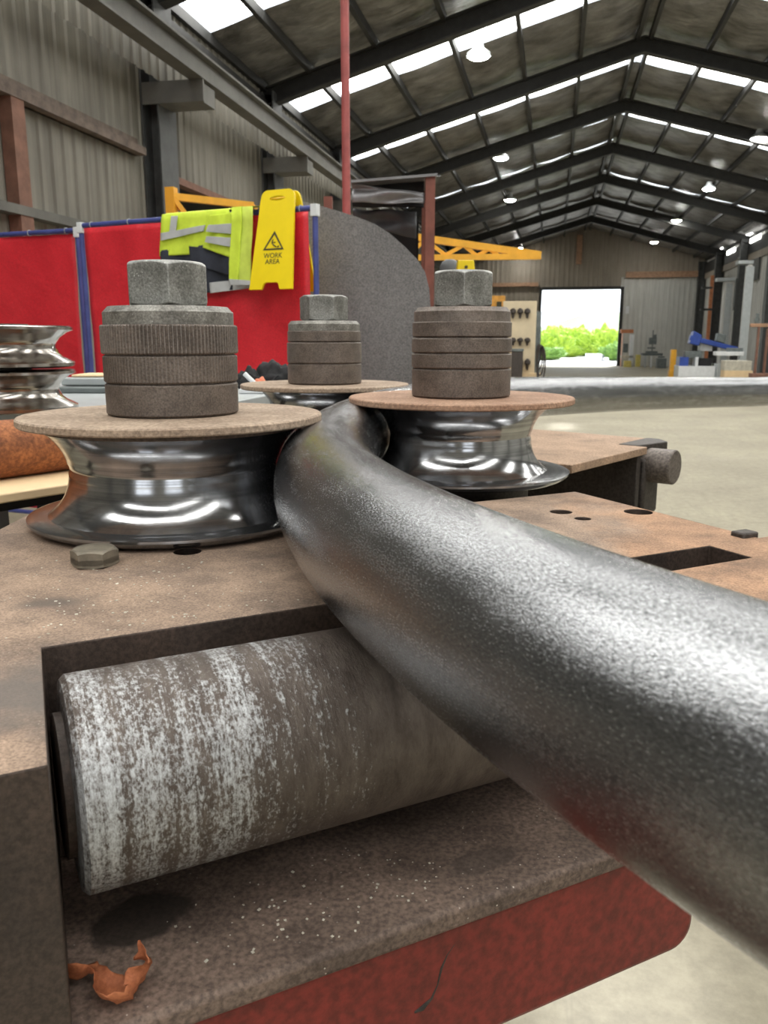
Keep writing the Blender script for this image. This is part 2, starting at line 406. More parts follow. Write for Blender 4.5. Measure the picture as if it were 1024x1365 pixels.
mb = MB(); mb.box((XL + .3, YF - .22, 2.75 + EYE), (DX0 - .2, YF - .04, 2.95 + EYE)); struct('trim_3', mb, 'brown_beam')
p = atY(773, 322, YF - .2); q = atY(773, 352, YF - .2)
mb = MB(); mb.box((p.x - .14, YF - .3, q.z), (p.x + .14, YF - .02, roofz(p.x) - .35)); struct('trim_4', mb, 'brown_beam')
# wall behind the camera with two big roller door openings
BD = [(-3.2, -.6), (1.8, 4.6)]; BH = 2.9
def bz(x, y): return BH if any(a < x < b for a, b in BD) else 0
struct('wall_back', corrugated((XL, YB), (XR, YB), bz, lambda x, y: roofz(x) + .02, 1, pitch=.25), 'cladding_grey', smooth=0)

# roof: foil insulation sagging between purlins, with a translucent strip in each bay
PUR = 1.05
PX = {-1: [RX - .12 - PUR * i for i in range(7)] , 1: [RX + .12 + PUR * i for i in range(7)]}
PX[-1][-1] = max(PX[-1][-1], XL + .05); PX[1][-1] = min(PX[1][-1], XR - .05)
ys = RAFT + [YF]
foilseg = {-1: MB(), 1: MB()}
nwin = 0
for bi in range(len(ys)):
    y0 = ys[bi - 1] if bi else YB; y1 = ys[bi]
    for sd in (-1, 1):
        sky = (y0 + .7, y0 + 1.8) if (y1 < (28 if sd < 0 else 33) and bi) else None
        spans = [(y0, y1)] if not sky else [(y0, sky[0]), (sky[1], y1)]
        xe = XL if sd < 0 else XR
        for a, c in spans:
            if c - a < .05: continue
            nu = max(3, int((c - a) * 5)); nv = 42
            def f(u, v, off, a=a, c=c, xe=xe, sd=sd):
                x = RX + (xe - RX) * v; y = a + (c - a) * u
                w = abs(math.sin(PI * ((abs(x - RX) - .12) / PUR)))
                e = min(1, min(y - a, c - y) / .3) if sky else 1
                sag = (.075 * w * (0.6 + .8 * noise.noise(Vector((x * .6, y * .45, 3)))) + .03 * noise.noise(Vector((x * 1.6, y * 1.4, 0)))) * (.35 + .65 * e)
                return Vector((x, y, roofz(x) - .02 - max(0, sag)))
            foilseg[sd].grid(f, nu, nv)
        if sky:
            xs = sorted([RX + sd * .2] + [x for x in PX[sd][1:-1]] + [xe - sd * .1])
            nwin += 1; mb = MB()
            for xa, xb in zip(xs, xs[1:]):
                pa, pb = Vector((xa, 0, roofz(xa) + .02)), Vector((xb, 0, roofz(xb) + .02))
                vs = [mb.b.verts.new((p_.x, yy, p_.z)) for p_, yy in ((pa, sky[0] - .02), (pb, sky[0] - .02), (pb, sky[1] + .02), (pa, sky[1] + .02))]
                mb.b.faces.new(vs)
            struct('window_%d' % nwin, mb, 'skylight_sheet', smooth=0)
for sd in (-1, 1): struct('ceiling', foilseg[sd], 'foil', smooth=60)
for sd in (-1, 1):
    for i, x in enumerate(PX[sd]):
        h = .13; z = roofz(x) - .04
        mb = MB(); mb.box((x - .035, YB, z - h), (x + .035, YF, z)); struct('purlin', mb, 'frame_dark')
    for y in RAFT:
        xe = XL if sd < 0 else XR
        mb = MB(); a = Vector((RX, y, roofz(RX) - .13)); c = Vector((xe, y, roofz(xe) - .13)); w, dp = .09, .29
        for (off, hw, t0, t1) in ((0, w, 0, .03), (0, .015, .03, dp - .03), (0, w, dp - .03, dp)):
            vs = []
            for pp in (a, c):
                for dy, dz in ((-hw, -t0), (hw, -t0), (hw, -t1), (-hw, -t1)): vs.append(mb.b.verts.new(pp + Vector((0, dy, dz))))
            for k in range(4): mb.b.faces.new((vs[k], vs[(k + 1) % 4], vs[4 + (k + 1) % 4], vs[4 + k]))
            mb.b.faces.new(vs[:4][::-1]); mb.b.faces.new(vs[4:])
        struct('rafter', mb, 'frame_dark')
# columns, corbels, crane girder and cladding strip on the left wall
for y in RAFT + [YF - .2]:
    mb = MB(); mb.box((XL + .03, y - .22, 0), (XL + .05, y + .22, EZ - .2)); mb.box((XL + .05, y - .015, 0), (XL + .23, y + .015, EZ - .2)); mb.box((XL + .23, y - .22, 0), (XL + .25, y + .22, EZ - .2))
    struct('column', mb, 'column_grey')
    if y < 42:
        mb = MB(); mb.box((XL + .25, y - .20, 2.60 + EYE), (XL + .78, y + .14, 2.80 + EYE)); mb.box((XL + .06, y - .235, 2.60 + EYE), (XL + .80, y - .20, 2.83 + EYE)); struct('corbel', mb, 'beam_grey')
    mb = MB(); mb.box((XR - .41, y - .16, 0), (XR - .38, y + .16, roofz(XR) - .2)); mb.box((XR - .38, y - .02, 0), (XR - .06, y + .02, roofz(XR) - .2)); mb.box((XR - .06, y - .16, 0), (XR - .03, y + .16, roofz(XR) - .2)); struct('column', mb, 'column_grey')
mb = MB(); gx = XL + .72
mb.box((gx - .09, YB, 2.83 + EYE), (gx + .09, YF - .5, 2.855 + EYE)); mb.box((gx - .012, YB, 2.855 + EYE), (gx + .012, YF - .5, 3.075 + EYE)); mb.box((gx - .09, YB, 3.075 + EYE), (gx + .09, YF - .5, 3.10 + EYE)); struct('crane_beam', mb, 'beam_grey')
struct('trim_6', corrugated((XL + .26, YB), (XL + .26, 40), 2.84 + EYE, 3.10 + EYE, 1), 'cladding_grey', smooth=0)
mb = MB(); mb.box((XL + .03, YB, 2.02 + EYE), (XL + .16, 9.1, 2.10 + EYE)); mb.box((XL + .03, YB, 2.02 + EYE), (XL + .06, 9.1, 2.20 + EYE)); struct('girt', mb, 'girt_brown')
mb = MB(); mb.box((XL + .03, YB, 1.06 + EYE), (XL + .16, 9.1, 1.14 + EYE)); struct('girt', mb, 'beam_grey')
mb = MB(); mb.box((XL + .03, 9.5, 1.86 + EYE), (XL + .16, 30, 1.94 + EYE)); struct('girt', mb, 'rust_steel')
y = atX(22, 200, XL + .1).y
mb = MB(); mb.box((XL + .03, y - .09, 0), (XL + .15, y + .09, 2.02 + EYE)); struct('wall_stud', mb, 'rust_steel')
mb = MB(); mb.box((XL + .035, YB, EZ - .42), (XL + .12, YF, EZ - .3)); struct('eave_beam', mb, 'frame_dark')
mb = MB(); mb.box((XR - .12, YB, roofz(XR) - .8), (XR - .035, YF, roofz(XR) - .3)); struct('eave_beam', mb, 'frame_dark')
# right wall: a dark upper band of cladding and pale posts
mb = MB(); mb.box((XR - .10, 14, 3.0 + EYE), (XR - .045, YF - .3, 3.7 + EYE)); struct('trim_7', mb, 'cladding_brown')
for i, (px0, px1, py) in enumerate(((991, 1003, 316), (1001, 1014, 322), (957, 964, 333), (970, 980, 338))):
    p = atX(px0, py, XR - .13); q = atX(px1, py, XR - .13); mb = MB(); mb.box((XR - .16, min(p.y, q.y), p.z - .07), (XR - .13, max(p.y, q.y), p.z + .10))
    struct('window_%d' % (nwin + 1 + i), mb, 'skylight_sheet')
# dark blue-grey louvre panels low on the right wall
for px0, px1, py0, py1 in ((980, 988, 372, 412), (1004, 1011, 340, 372)):
    p = atX(px0, py0, XR - .06); q = atX(px1, py1, XR - .06); mb = MB(); mb.box((XR - .09, q.y, q.z), (XR - .04, p.y, p.z)); struct('louvre_panel', mb, 'column_grey')

# ------------------------------------------------------------------ high bay lamps
def lamp(loc, label):
    t = thing('high_bay_lamp', label, 'lamp', loc, 0, 'high bay lamps under the roof')
    top = roofz(loc[0]) - .2 - loc[2]
    mb = MB(); mb.cyl((0, 0, .20), (0, 0, top), .012, 8); obj('hanger', mb, 'frame_dark', t)
    mb = MB(); mb.lathe([(0, .22), (.07, .21), (.09, .12), (.19, .05), (.20, .0), (.19, 0), (.18, .04), (.08, .11), (0, .12)], 28); obj('housing', mb, 'pale_grey', t)
    mb = MB(); mb.lathe([(0, -.05), (.09, -.044), (.15, -.026), (.175, 0), (.10, .02), (0, .02)], 28); obj('lens', mb, 'lamp_glow', t)
LL = [((638, 75), 'first high bay lamp of the left row, nearest and largest'), ((668, 211), 'second high bay lamp of the left row, in front of a roof light strip'),
      ((680, 267), 'third high bay lamp of the left row, above the yellow lattice boom'), ((688, 304), 'fourth high bay lamp of the left row, above the yellow boom end'),
      ((692, 331), 'farthest lamp of the left row, in line with the yellow boom'), ((1012, 185), 'nearest high bay lamp of the right row, at the photo edge'),
      ((945, 252), 'second high bay lamp of the right row'), ((902, 294), 'third high bay lamp of the right row, between two rafters'),
      ((872, 323), 'farthest high bay lamp of the right row, near the gable wall')]
for (px, py), lab in LL: lamp(tuple(atZ(px, py, 4.58 + EYE)), lab)

# ================================================================== THE BENDING MACHINE
TH = math.radians(38); U = Vector((math.cos(TH), math.sin(TH), 0)); V = Vector((-math.sin(TH), math.cos(TH), 0))
def uv(u, v): q = U * u + V * v; return (q.x, q.y)
TZ = EYE - .196
MUV = Matrix(((U.x, V.x, 0, 0), (U.y, V.y, 0, 0), (0, 0, 1, 0), (0, 0, 0, 1)))     # machine axes to the shed
mach = thing('pipe_bending_machine', 'big rust-brown steel bending machine with a slotted table and red painted base', 'machine', (0, 0, 0))
poly = [uv(-.30, .386), uv(.015, .386), uv(.024, .549), uv(.626, .549), uv(.626, .500), uv(.495, .500), uv(.495, .30), uv(.86, .30), uv(.86, .55),
        uv(.696, .55), uv(.696, .835), uv(.42, .835), uv(.40, 1.09), (-.45, 1.03), (-.583, .82), (-.563, .73), (-.50, .49)]
mb = MB(); mb.prism(poly, EYE - .35, TZ); table = obj('table_plate', mb, 'table_rust', mach, smooth=0)
cut = []
def hole(px, py, r, depth):
    p = atZ(px, py, TZ); mb = MB(); mb.cyl((p.x, p.y, TZ - depth), (p.x, p.y, TZ + .02), r, 40); o = obj('cutter', mb, 'dark_body', smooth=0); cut.append(o)
for h in ((250, 735, .0125, .03), (748, 682, .0125, .03), (777, 691, .009, .03), (851, 682, .016, .03)): hole(*h)
for o in cut:
    q = table.modifiers.new('b', 'BOOLEAN'); q.object = o; q.operation = 'DIFFERENCE'; q.solver = 'EXACT'
apply_mods(table)
for o in cut: bpy.data.objects.remove(o)
table.data.materials.append(M['dark_brown_steel'])
for pg in table.data.polygons: pg.material_index = 1 if abs(pg.normal.z) < .5 else 0  # every upright face takes a darker brown than the top
q = table.modifiers.new('bevel', 'BEVEL'); q.width = .003; q.segments = 2; q.limit_method = 'ANGLE'; q.angle_limit = math.radians(50)
# orange-brown top plate on the right hand side of the table
mb = MB(); mb.box((.678, .553, EYE - .23), (.700, .570, TZ + .005), MUV); obj('corner_lug', mb, 'dark_body', mach, bevel=.002)
LZ = EYE - .3525
mb = MB(); mb.box((.0, .386, LZ - .016), (.455, .60, LZ), MUV)
t, c = LEDGE
lp = atZ(187, 1222, LZ); st = blob(t, lp.x, lp.y, .036, .024, math.radians(52)); c = t.mix(t.math('MULTIPLY', st, .82), c, (.03, .024, .02))
lp = atZ(640, 1150, LZ); st = blob(t, lp.x, lp.y, .03, .012, math.radians(40), .4); c = t.mix(t.math('MULTIPLY', st, .5), c, (.05, .04, .034))
t.set(color=c, rough=.72, metal=.15).bump(t.noise(300, 4, .7), .5, .0012); M['ledge_steel'] = t.m
obj('ledge', mb, 'ledge_steel', mach, bevel=.004, seg=3)
# red base: a long box beam with a rounded lower right corner
def roundrect(u0, u1, z0, z1, r):
    o = [(u0, z0)]
    for k in range(7): a = -PI / 2 + PI / 2 * k / 6; o.append((u1 - r + r * math.cos(a), z0 + r + r * math.sin(a)))
    o += [(u1, z1), (u0, z1)]; return o
XP = Matrix(((U.x, V.x, 0, 0), (U.y, V.y, 0, 0), (0, 0, 1, 0), (0, 0, 0, 1))) @ Matrix(((1, 0, 0, 0), (0, 0, 1, 0), (0, 1, 0, 0), (0, 0, 0, 1)))
mb = MB(); mb.prism(roundrect(-.35, .468, EYE - .468, LZ - .0165, .022), .394, .84, XP); base = obj('red_base', mb, 'red_paint', mach, bevel=.006, seg=3)
# a scar where the paint ran
pts = [atd(x, y_, 1) for x, y_ in ((606, 1258), (596, 1272), (588, 1290), (583, 1312), (575, 1330), (562, 1343), (552, 1349))]
pv = []
for p in pts:
    r = p - CAMP; pv.append(CAMP + r * (.3945 / r.dot(V)))
mb = MB(); mb.tube(pv, [.0006, .0007, .0012, .0008, .0012, .0022, .0010], 8); obj('paint_scar', mb, 'dark_body', base)
mb = MB(); mb.box((.03, .56, EYE - .62), (.62, .83, EYE - .35), MUV); mb.box((.06, .84, EYE - .62), (.80, 1.06, EYE - .30), MUV); obj('machine_body', mb, 'dark_body', mach)
mb = MB(); mb.box((-.10, .45, .03), (.10, .84, EYE - .46), MUV); mb.box((-.14, .41, 0), (.16, .90, .04), MUV); obj('pedestal', mb, 'red_paint', mach, bevel=.006)
mb = MB(); mb.cyl((-.129, 1.178, EYE - .31), (-.129, 1.178, TZ), .10, 40); obj('spindle_base', mb, 'dark_body', mach, bevel=.003)
mb = MB(); mb.cyl((-.428, 1.527, EYE - .23), (-.428, 1.527, TZ), .10, 40); obj('spindle_base', mb, 'dark_body', mach, bevel=.003)
# second arm behind, carrying the third roll
F_, R_ = Vector((.035, 1.321)), Vector((.168, 1.563)); ed = (R_ - F_).normalized(); ln = Vector((-ed.y, ed.x)); BR = R_ + ed * .13
a = F_ + ln * .62; c = BR + ln * .60
mb = MB(); mb.prism([tuple(F_), tuple(R_ + ed * .018), tuple(R_ + ed * .018 + ln * .06), tuple(R_ + ed * .15 + ln * .06), tuple(R_ + ed * .15 + ln * .62), tuple(a)], TZ - .014, TZ); arm = obj('rear_arm', mb, 'arm_rust', mach, bevel=.0015)
mb = MB(); mb.prism([tuple(R_ + ln * .01), tuple(R_ + ed * .016 + ln * .01), tuple(R_ + ed * .016 + ln * .40), tuple(R_ + ln * .40)], TZ - .17, TZ - .014)
mb.prism([tuple(R_ + ed * .016 + ln * .03), tuple(BR + ln * .03 - ed * .02), tuple(BR + ln * .06 - ed * .02), tuple(R_ + ed * .016 + ln * .06)], TZ - .16, TZ - .014)
obj('web_plate', mb, 'dark_body', arm, bevel=.0015)
pc = R_ + ed * .062; z = TZ - .040
mb = MB(); mb.cyl((*(pc + ln * .04), z), (*(pc - ln * .038), z), .033, 48, ch=.002); obj('pin', mb, 'pin_steel', arm)
mb = MB(); mb.prism([tuple(pc - ed * .035 + ln * .035), tuple(pc + ed * .035 + ln * .035), tuple(pc + ed * .035 + ln * .005), tuple(pc - ed * .035 + ln * .005)], TZ - .135, TZ - .025); obj('pin_lug', mb, 'dark_body', arm, bevel=.006)
mb = MB(); mb.prism([tuple(R_ + ed * .018 + ln * .02), tuple(R_ + ed * .115 + ln * .0), tuple(R_ + ed * .15 + ln * .03), tuple(R_ + ed * .15 + ln * .058), tuple(R_ + ed * .02 + ln * .058)], TZ - .022, TZ + .001); obj('end_plate', mb, 'dark_body', arm, bevel=.002)
mb = MB(); mb.box((.62, 1.35, EYE - .62), (.95, 1.75, TZ - .17), MUV); obj('arm_support', mb, 'dark_body', mach)
mb = MB()
for k in range(2):
    q = F_ + ed * (.06 + .07 * k) + ln * (.10 + .03 * k); mb.cyl((q.x, q.y, TZ), (q.x, q.y, TZ + .0012), .011, 24)
pass
mb.b.free()

# ------------------------------------------------------------------ the rolls
GZ = EYE - .138 - TZ            # height of the groove's middle above the table
def wheel(c, top):
    """profile of a wheel whose groove fits the pipe; c = axis to pipe centre"""
    o = [(0, 0), (.139, 0), (.147, .002), (.1540, .0055), (.1572, .0090), (.1570, .0115), (.149, .0135)]
    for i in range(25):
        dz = -.0445 + .089 * i / 24; r = c - math.sqrt(.0535 ** 2 - dz * dz)
        if .001 < dz < .011: r -= .0012
        o.append((r, GZ + dz))
    return o + [(.132, top), (0, top)]
def hexnut(af, h, z, ch=.0045, seg=24):
    """hexagonal nut with a domed chamfer on top"""
    mb = MB(); rc = af / math.sqrt(3); top = []; rows = []
    n = 6 * 8
    for zz in (z, z + .003, z + .008, z + h - .012, z + h - .0065, z + h):
        row = []
        for i in range(n):
            q = 2 * PI * i / n; m_ = ((q + PI / 6) % (PI / 3)) - PI / 6; rr = af / 2 / math.cos(((q) % (PI / 3)) - PI / 6)
            dz = 0
            kz = (zz - z) / h; dz = max(0, rr - af / 2 * .985) * .55 * (1 - 2 * kz)
            row.append(mb.b.verts.new((rr * math.cos(q), rr * math.sin(q), zz + dz)))
        rows.append(row)
    inner = [mb.b.verts.new((af / 2 * .95 * math.cos(2 * PI * i / n), af / 2 * .95 * math.sin(2 * PI * i / n), z + h + .0008)) for i in range(n)]
    lower = [mb.b.verts.new((af / 2 * .95 * math.cos(2 * PI * i / n), af / 2 * .95 * math.sin(2 * PI * i / n), z)) for i in range(n)]
    for a, c in zip([lower] + rows, rows + [inner]):
        for i in range(n): mb.b.faces.new((a[i], a[(i + 1) % n], c[(i + 1) % n], c[i]))
    mb.b.faces.new(inner); mb.b.faces.new(lower[::-1]); return mb
def roll(x, y, zt, wr, label, fm, collars, nut_h, nut_rot, chamfer):
    t = thing('bending_roll', label, 'roller', (x, y, TZ), 0, 'grooved rolls of the bending machine')
    mb = MB(); mb.lathe(wheel(wr, zt - .0085 - TZ), 128); obj('grooved_wheel', mb, 'polished_steel', t, smooth=30)
    z = zt - TZ - .0085
    mb = MB(); mb.lathe([(0, z), (.1585, z), (.16, z + .0015), (.16, z + .007), (.1585, z + .0085), (0, z + .0085)], 128); obj('flange_plate', mb, fm, t, smooth=25)
    z += .0085
    for r, h, kn in collars:
        e = .0016
        rf = (lambda i, zz, kn=kn: (-kn if (i // 2) % 2 else 0)) if kn else None
        pr = [(0, z), (r - .004, z), (r - .004, z + .0012), (r - e, z + .0012), (r, z + .0012 + e)]
        pr += [(r, z + h - e), (r - e, z + h), (0, z + h)]
        mb = MB(); mb.lathe(pr, 440 if kn else 96, rf=(lambda i, zz, kn=kn, r=r: (-kn if (i // 2) % 2 else 0)) if kn else None); obj('spacer_collar', mb, 'collar_brown', t, smooth=30)
        z += h
    ch = chamfer
    mb = MB(); mb.lathe([(0, z), (.0675, z), (.0675, z + ch - .006), (.062, z + ch), (0, z + ch)], 96); obj('washer', mb, 'washer_grey' if fm == 'flange_tan' else 'collar_brown', t, smooth=25); z += ch
    o = obj('hex_nut', hexnut(.0785, nut_h, 0), 'nut_grey', t, loc=(0, 0, z), smooth=28, bevel=.0011); o.rotation_euler.z = nut_rot
    return t
def facing(x, y): return math.atan2(-y, -x)
AX, AY, BX, BY, CX, CY = -.403, .829, -.129, 1.178, -.428, 1.527
roll(AX, AY, EYE - .079, .1654, 'nearest grooved roll, tan flange, ribbed collars and big hex nut', 'flange_tan', [(.0695, .0335, 0), (.0700, .029, .0005), (.0712, .031, .0012)], .0445, facing(AX, AY) + .03, .0185)
roll(BX, BY, EYE - .080, .1551, 'grooved roll with orange-brown flange standing inside the bend of the pipe', 'flange_orange', [(.070, .0395, 0), (.0705, .021, 0), (.0705, .021, 0), (.0695, .022, 0)], .048, facing(BX, BY) + .05, .0195)
roll(CX, CY, EYE - .083, .1552, 'rear grooved roll, smallest in view, in front of the grey steel plate', 'flange_tan', [(.070, .038, 0), (.0705, .039, 0), (.069, .021, 0)], .046, facing(CX, CY) + PI / 6 - .1, .018)

# ------------------------------------------------------------------ the pipe being bent
PR = .0527; c0 = Vector((1.1188, 1.1973)); R1 = 1.4001
pts = []; th = 4.36; p = c0 + Vector((math.cos(th), math.sin(th))) * R1
ds = .02; s_ = 0
while s_ < 6.3:
    y = p.y if th < PI else 0
    z = EYE - .138 - .05 * min(1, max(0, (y - 1.9) / 1.3))
    pts.append((p.x, p.y, z))
    rad = R1 if th > 3.3 else (1.95 if th > 2.75 else (3.2 if th > 2.3 else 5.0))
    p = p + Vector((math.sin(th - ds / rad / 2), -math.cos(th - ds / rad / 2))) * ds; th -= ds / rad; s_ += ds
mb = MB(); mb.tube(pts, PR, 72, True, True)
tag(obj('steel_pipe', mb, 'mill_scale', smooth=60), 'thick dark steel pipe bent in a wide curve between the grooved rolls', 'pipe')
print('ROLL GAPS', [round(min((Vector(q[:2]) - Vector(c_)).length for q in pts) - PR, 4) for c_ in ((AX, AY), (BX, BY), (CX, CY))])

# ------------------------------------------------------------------ shaft in the slot
rho = .542; an = math.radians(28.3); v0, z0, sr = rho * math.cos(an), -rho * math.sin(an), .0637
sb = Vector((*uv(.0285, v0), EYE + z0))
sh = thing('steel_shaft', 'fat worn steel shaft with white flaking rings lying in the table slot', 'shaft', tuple(sb), TH)
mb = MB(); L = .455; X = Matrix.Rotation(PI / 2, 4, 'Y')
mb.lathe([(0, 0), (sr - .012, 0), (sr - .003, .001), (sr, .004), (sr, L - .004), (sr - .003, L), (0, L)], 128, X); obj('shaft_body', mb, 'flaked_shaft', sh, smooth=30)
mb = MB(); mb.lathe([(0, -.0055), (.040, -.0055), (.042, -.0045), (.042, 0), (.02, 0)], 64, X); obj('journal', mb, 'dark_brown_steel', sh)

# hexagon bolt head, leaf and swarf
p = atZ(127, 752, TZ); mb = hexnut(.036, .0145, 0)
tag(obj('hex_bolt', mb, 'bolt_brown', loc=(p.x, p.y, TZ), rz=.35, smooth=28), 'small loose hex bolt head lying on the rusty table before the nearest roll', 'bolt')
leaf = thing('dried_leaf', 'curled orange dried leaf lying on the dark ledge', 'leaf', tuple(atZ(150, 1318, LZ)))
def ribbon(pxs, name, curl):
    """strip given by its centre line (px, py, height above ledge, half width, roll) on the ledge"""
    cl = []
    for px, py, h, w, ro in pxs:
        r = ray(px, py); P = CAMP + r * ((LZ + h - EYE) / r.z); cl.append((P - leaf.location, w, ro))
    def f(u, v, off):
        s_ = u * (len(cl) - 1); i = min(int(s_), len(cl) - 2); a = s_ - i; a2 = a * a * (3 - 2 * a)
        P = cl[i][0].lerp(cl[i + 1][0], a); w = cl[i][1] * (1 - a2) + cl[i + 1][1] * a2; ro = cl[i][2] * (1 - a) + cl[i + 1][2] * a
        d = (cl[i + 1][0] - cl[i][0]).normalized(); x = d.cross(Vector((0, 0, 1))).normalized(); y = x.cross(d)
        q = x * math.cos(ro) + y * math.sin(ro); nn = d.cross(q); k = v * 2 - 1
        jag = 1 + .22 * noise.noise(P * 190 + Vector((v * 3, 0, 0)))
        return P + q * (w * k * jag) + nn * (curl * (k * k - .5) * w + .0022 * noise.noise((P + q * w * k) * 260) + off)
    mb = MB(); mb.grid(f, 36, 10, .0004); return mb
obj('leaf_blade', ribbon([(90, 1292, .012, .006, .9), (102, 1296, .011, .011, .8), (120, 1290, .011, .008, .6), (133, 1292, .010, .004, .3), (137, 1306, .007, .006, .3), (145, 1316, .006, .010, .3), (157, 1325, .006, .013, .4), (169, 1323, .007, .012, .6), (179, 1310, .010, .011, .9), (188, 1295, .015, .010, 1.1), (192, 1280, .021, .0075, 1.2), (190, 1266, .026, .003, 1.3), (186, 1253, .031, .0008, 1.3)], 'leaf_blade', -.55), 'dry_leaf', leaf, smooth=180)
mb = MB(); rr = random.Random(5)
for i in range(330):
    if i < 210: px, py, zz = rr.gauss(200, 120), rr.uniform(745, 860), TZ
    else: px, py, zz = rr.gauss(420, 120), rr.uniform(1130, 1290), LZ
    p = atZ(px, py, zz); u_, v_ = p.dot(U), p.dot(V)
    if zz == TZ and (v_ < .56 or (p - Vector((AX, AY, p.z))).length < .17 or p.x < -.5 or px > 400): continue
    if zz == LZ and (v_ < .395 or u_ < .06 or u_ > .44 or v_ > .47): continue
    s = rr.uniform(.0003, .0008); X = Matrix.Translation((p.x, p.y, zz + s * .35)) @ Matrix.Rotation(rr.uniform(0, PI), 4, 'Z') @ Matrix.Rotation(rr.uniform(-.3, .3), 4, 'X')
    mb.box((-s * rr.uniform(.7, 2), -s, -s * .3), (s, s, s * .3), X)
tag(obj('metal_chips', mb, 'beige_block', smooth=0), 'tiny pale chips and flakes scattered over the machine top', 'chips', kind='stuff')

# ================================================================== BENCH BEHIND THE ROLLS
BT = EYE - .125
bc = [Vector((-1.75, 1.30)), Vector((-.72, 1.30)), Vector((-.72, 2.45)), Vector((-1.75, 2.45))]
wb = thing('workbench', 'plain grey workbench behind the rolls carrying a stack of rolls and clutter', 'workbench', (-1.2, 1.9, 0))
mb = MB(); mb.box((-.75, -.5, BT - .05), (.56, .62, BT)); obj('bench_top', mb, 'pale_grey', wb, bevel=.003)
for x in (-.68, .49):
    for y in (-.44, .55):
        mb = MB(); mb.box((x - .03, y - .03, 0), (x + .03, y + .03, BT - .05)); obj('leg', mb, 'frame_dark', wb)
mb = MB(); mb.box((-.72, -.46, .25), (.53, .58, .28)); obj('shelf', mb, 'frame_dark', wb)
# two polished rolls stacked
p = atd(8, 555, 1.47); sx, sy = p.x, p.y
def sheave(z, label):
    t = thing('polished_sheave', label, 'roller', (sx, sy, z), 0, 'polished rolls stacked on the bench')
    mb = MB(); mb.lathe([(r_, z_ * .86) for r_, z_ in [(0, 0), (.118, 0), (.124, .003), (.124, .009), (.117, .014), (.106, .020), (.098, .028), (.094, .040), (.095, .050), (.101, .060), (.113, .070), (.124, .075), (.124, .080), (.118, .083), (0, .083)]], 96); obj('grooved_rim', mb, 'chrome_steel', t, smooth=30)
    mb = MB(); mb.lathe([(.03, .0714), (.05, .0714), (.05, .0745), (.03, .0745)], 48); obj('hub', mb, 'pin_steel', t)
sheave(BT + .001, 'lower shiny grooved roll of the stack at the left edge'); sheave(BT + .0765, 'upper shiny grooved roll of the stack at the left edge')
# tray and bars by the screen
def slab(name, label, cat, px0, px1, py0, py1, d, m, dep=.25, base=BT, group=None):
    a = atd(px0, py1, d); c = atd(px1, py0, d); w = (c - a).length
    mb = MB(); mb.box((0, 0, 0), (max(.02, RT.dot(c - a)), dep, max(.006, (c.z - a.z))))
    return tag(obj(name, mb, m, loc=(a.x, a.y, base), rz=YAW, bevel=.003), label, cat, group)
slab('steel_tray', 'dark grey shallow steel tray at the bottom, behind the nearest roll', 'tray', 70, 180, 517, 525, 1.92, 'grey_machine', .25)
slab('grey_case', 'light grey flat case lying on the dark tray', 'case', 82, 180, 506, 516, 1.97, 'pale_grey', .2, base=BT + .0155)
slab('thin_board', 'thin tan board lying on top of the light grey case', 'board', 95, 178, 502, 505, 2.0, 'wood_cream', .12, base=BT + .034)
# rusty pipe and timber board between bench and machine
dirv = ray(1400, VY); dirv.z = 0; dirv.normalize()
rp = atd(20, 597, 1.12)
p0 = rp - dirv * .35; p1 = rp + dirv * .30
mb = MB(); mb.tube([p0, p1], .039, 40); rpz = rp.z
tag(obj('rusty_pipe', mb, 'rust_pipe', smooth=40), 'rust-orange pipe lying on a pale board left of the nearest roll', 'pipe')
for i in range(1): pass
n_ = Vector((dirv.y, -dirv.x, 0)); bp = Vector((rp.x, rp.y, 0)); X = Matrix(((dirv.x, -n_.x, 0, bp.x), (dirv.y, -n_.y, 0, bp.y), (0, 0, 1, rpz - .039), (0, 0, 0, 1)))
mb = MB(); mb.box((-.42, -.115, -.012), (.28, .05, 0), X); tag(obj('pale_board', mb, 'wood_cream', bevel=.002), 'pale timber board under the rust-orange pipe', 'board')
tr = thing('pipe_trestle', 'black steel trestle holding the pale board at the left edge', 'trestle', (bp.x, bp.y, 0), math.atan2(dirv.y, dirv.x))
mb = MB(); mb.box((-.40, -.06, rpz - .072), (.10, .045, rpz - .051)); obj('beam', mb, 'black_cloth', tr)
for x in (-.36, .06):
    mb = MB(); mb.box((x - .02, -.03, 0), (x + .02, .03, rpz - .072)); obj('leg', mb, 'black_cloth', tr)
# clutter on the bench by the screen
def lump(name, label, cat, px, py, d, r, m, sz=(1, 1, .5)):
    p = atd(px, py, d); mb = MB(); bmesh.ops.create_icosphere(mb.b, subdivisions=4, radius=1)
    for v in mb.b.verts:
        k = 1 + .35 * noise.noise(v.co * 1.7 + Vector((px, py, 0))) + .12 * noise.noise(v.co * 5)
        v.co = Vector((v.co.x * r * sz[0] * k, v.co.y * r * sz[1] * k, max(0, (v.co.z + .55)) * r * sz[2] * k))
    return tag(obj(name, mb, m, loc=(p.x, p.y, BT), smooth=80), label, cat)
lump('black_glove', 'black work glove heap beside the orange rag, right of the nearest roll', 'glove', 333, 505, 2.06, .030, 'black_cloth', (1, 1, 1.1))
lump('black_rag', 'crumpled black rag on the bench beneath the red screen', 'rag', 366, 508, 2.1, .045, 'black_cloth', (1, 1, .95))
lump('orange_rag', 'small orange rag between the black glove and black rag', 'rag', 347, 508, 2.02, .017, 'orange_cloth', (1, 1, 1.2))
slab('white_sheet', 'white flat packet lying under the rags on the bench', 'packet', 318, 386, 513, 520, 1.90, 'white_paint', .09)
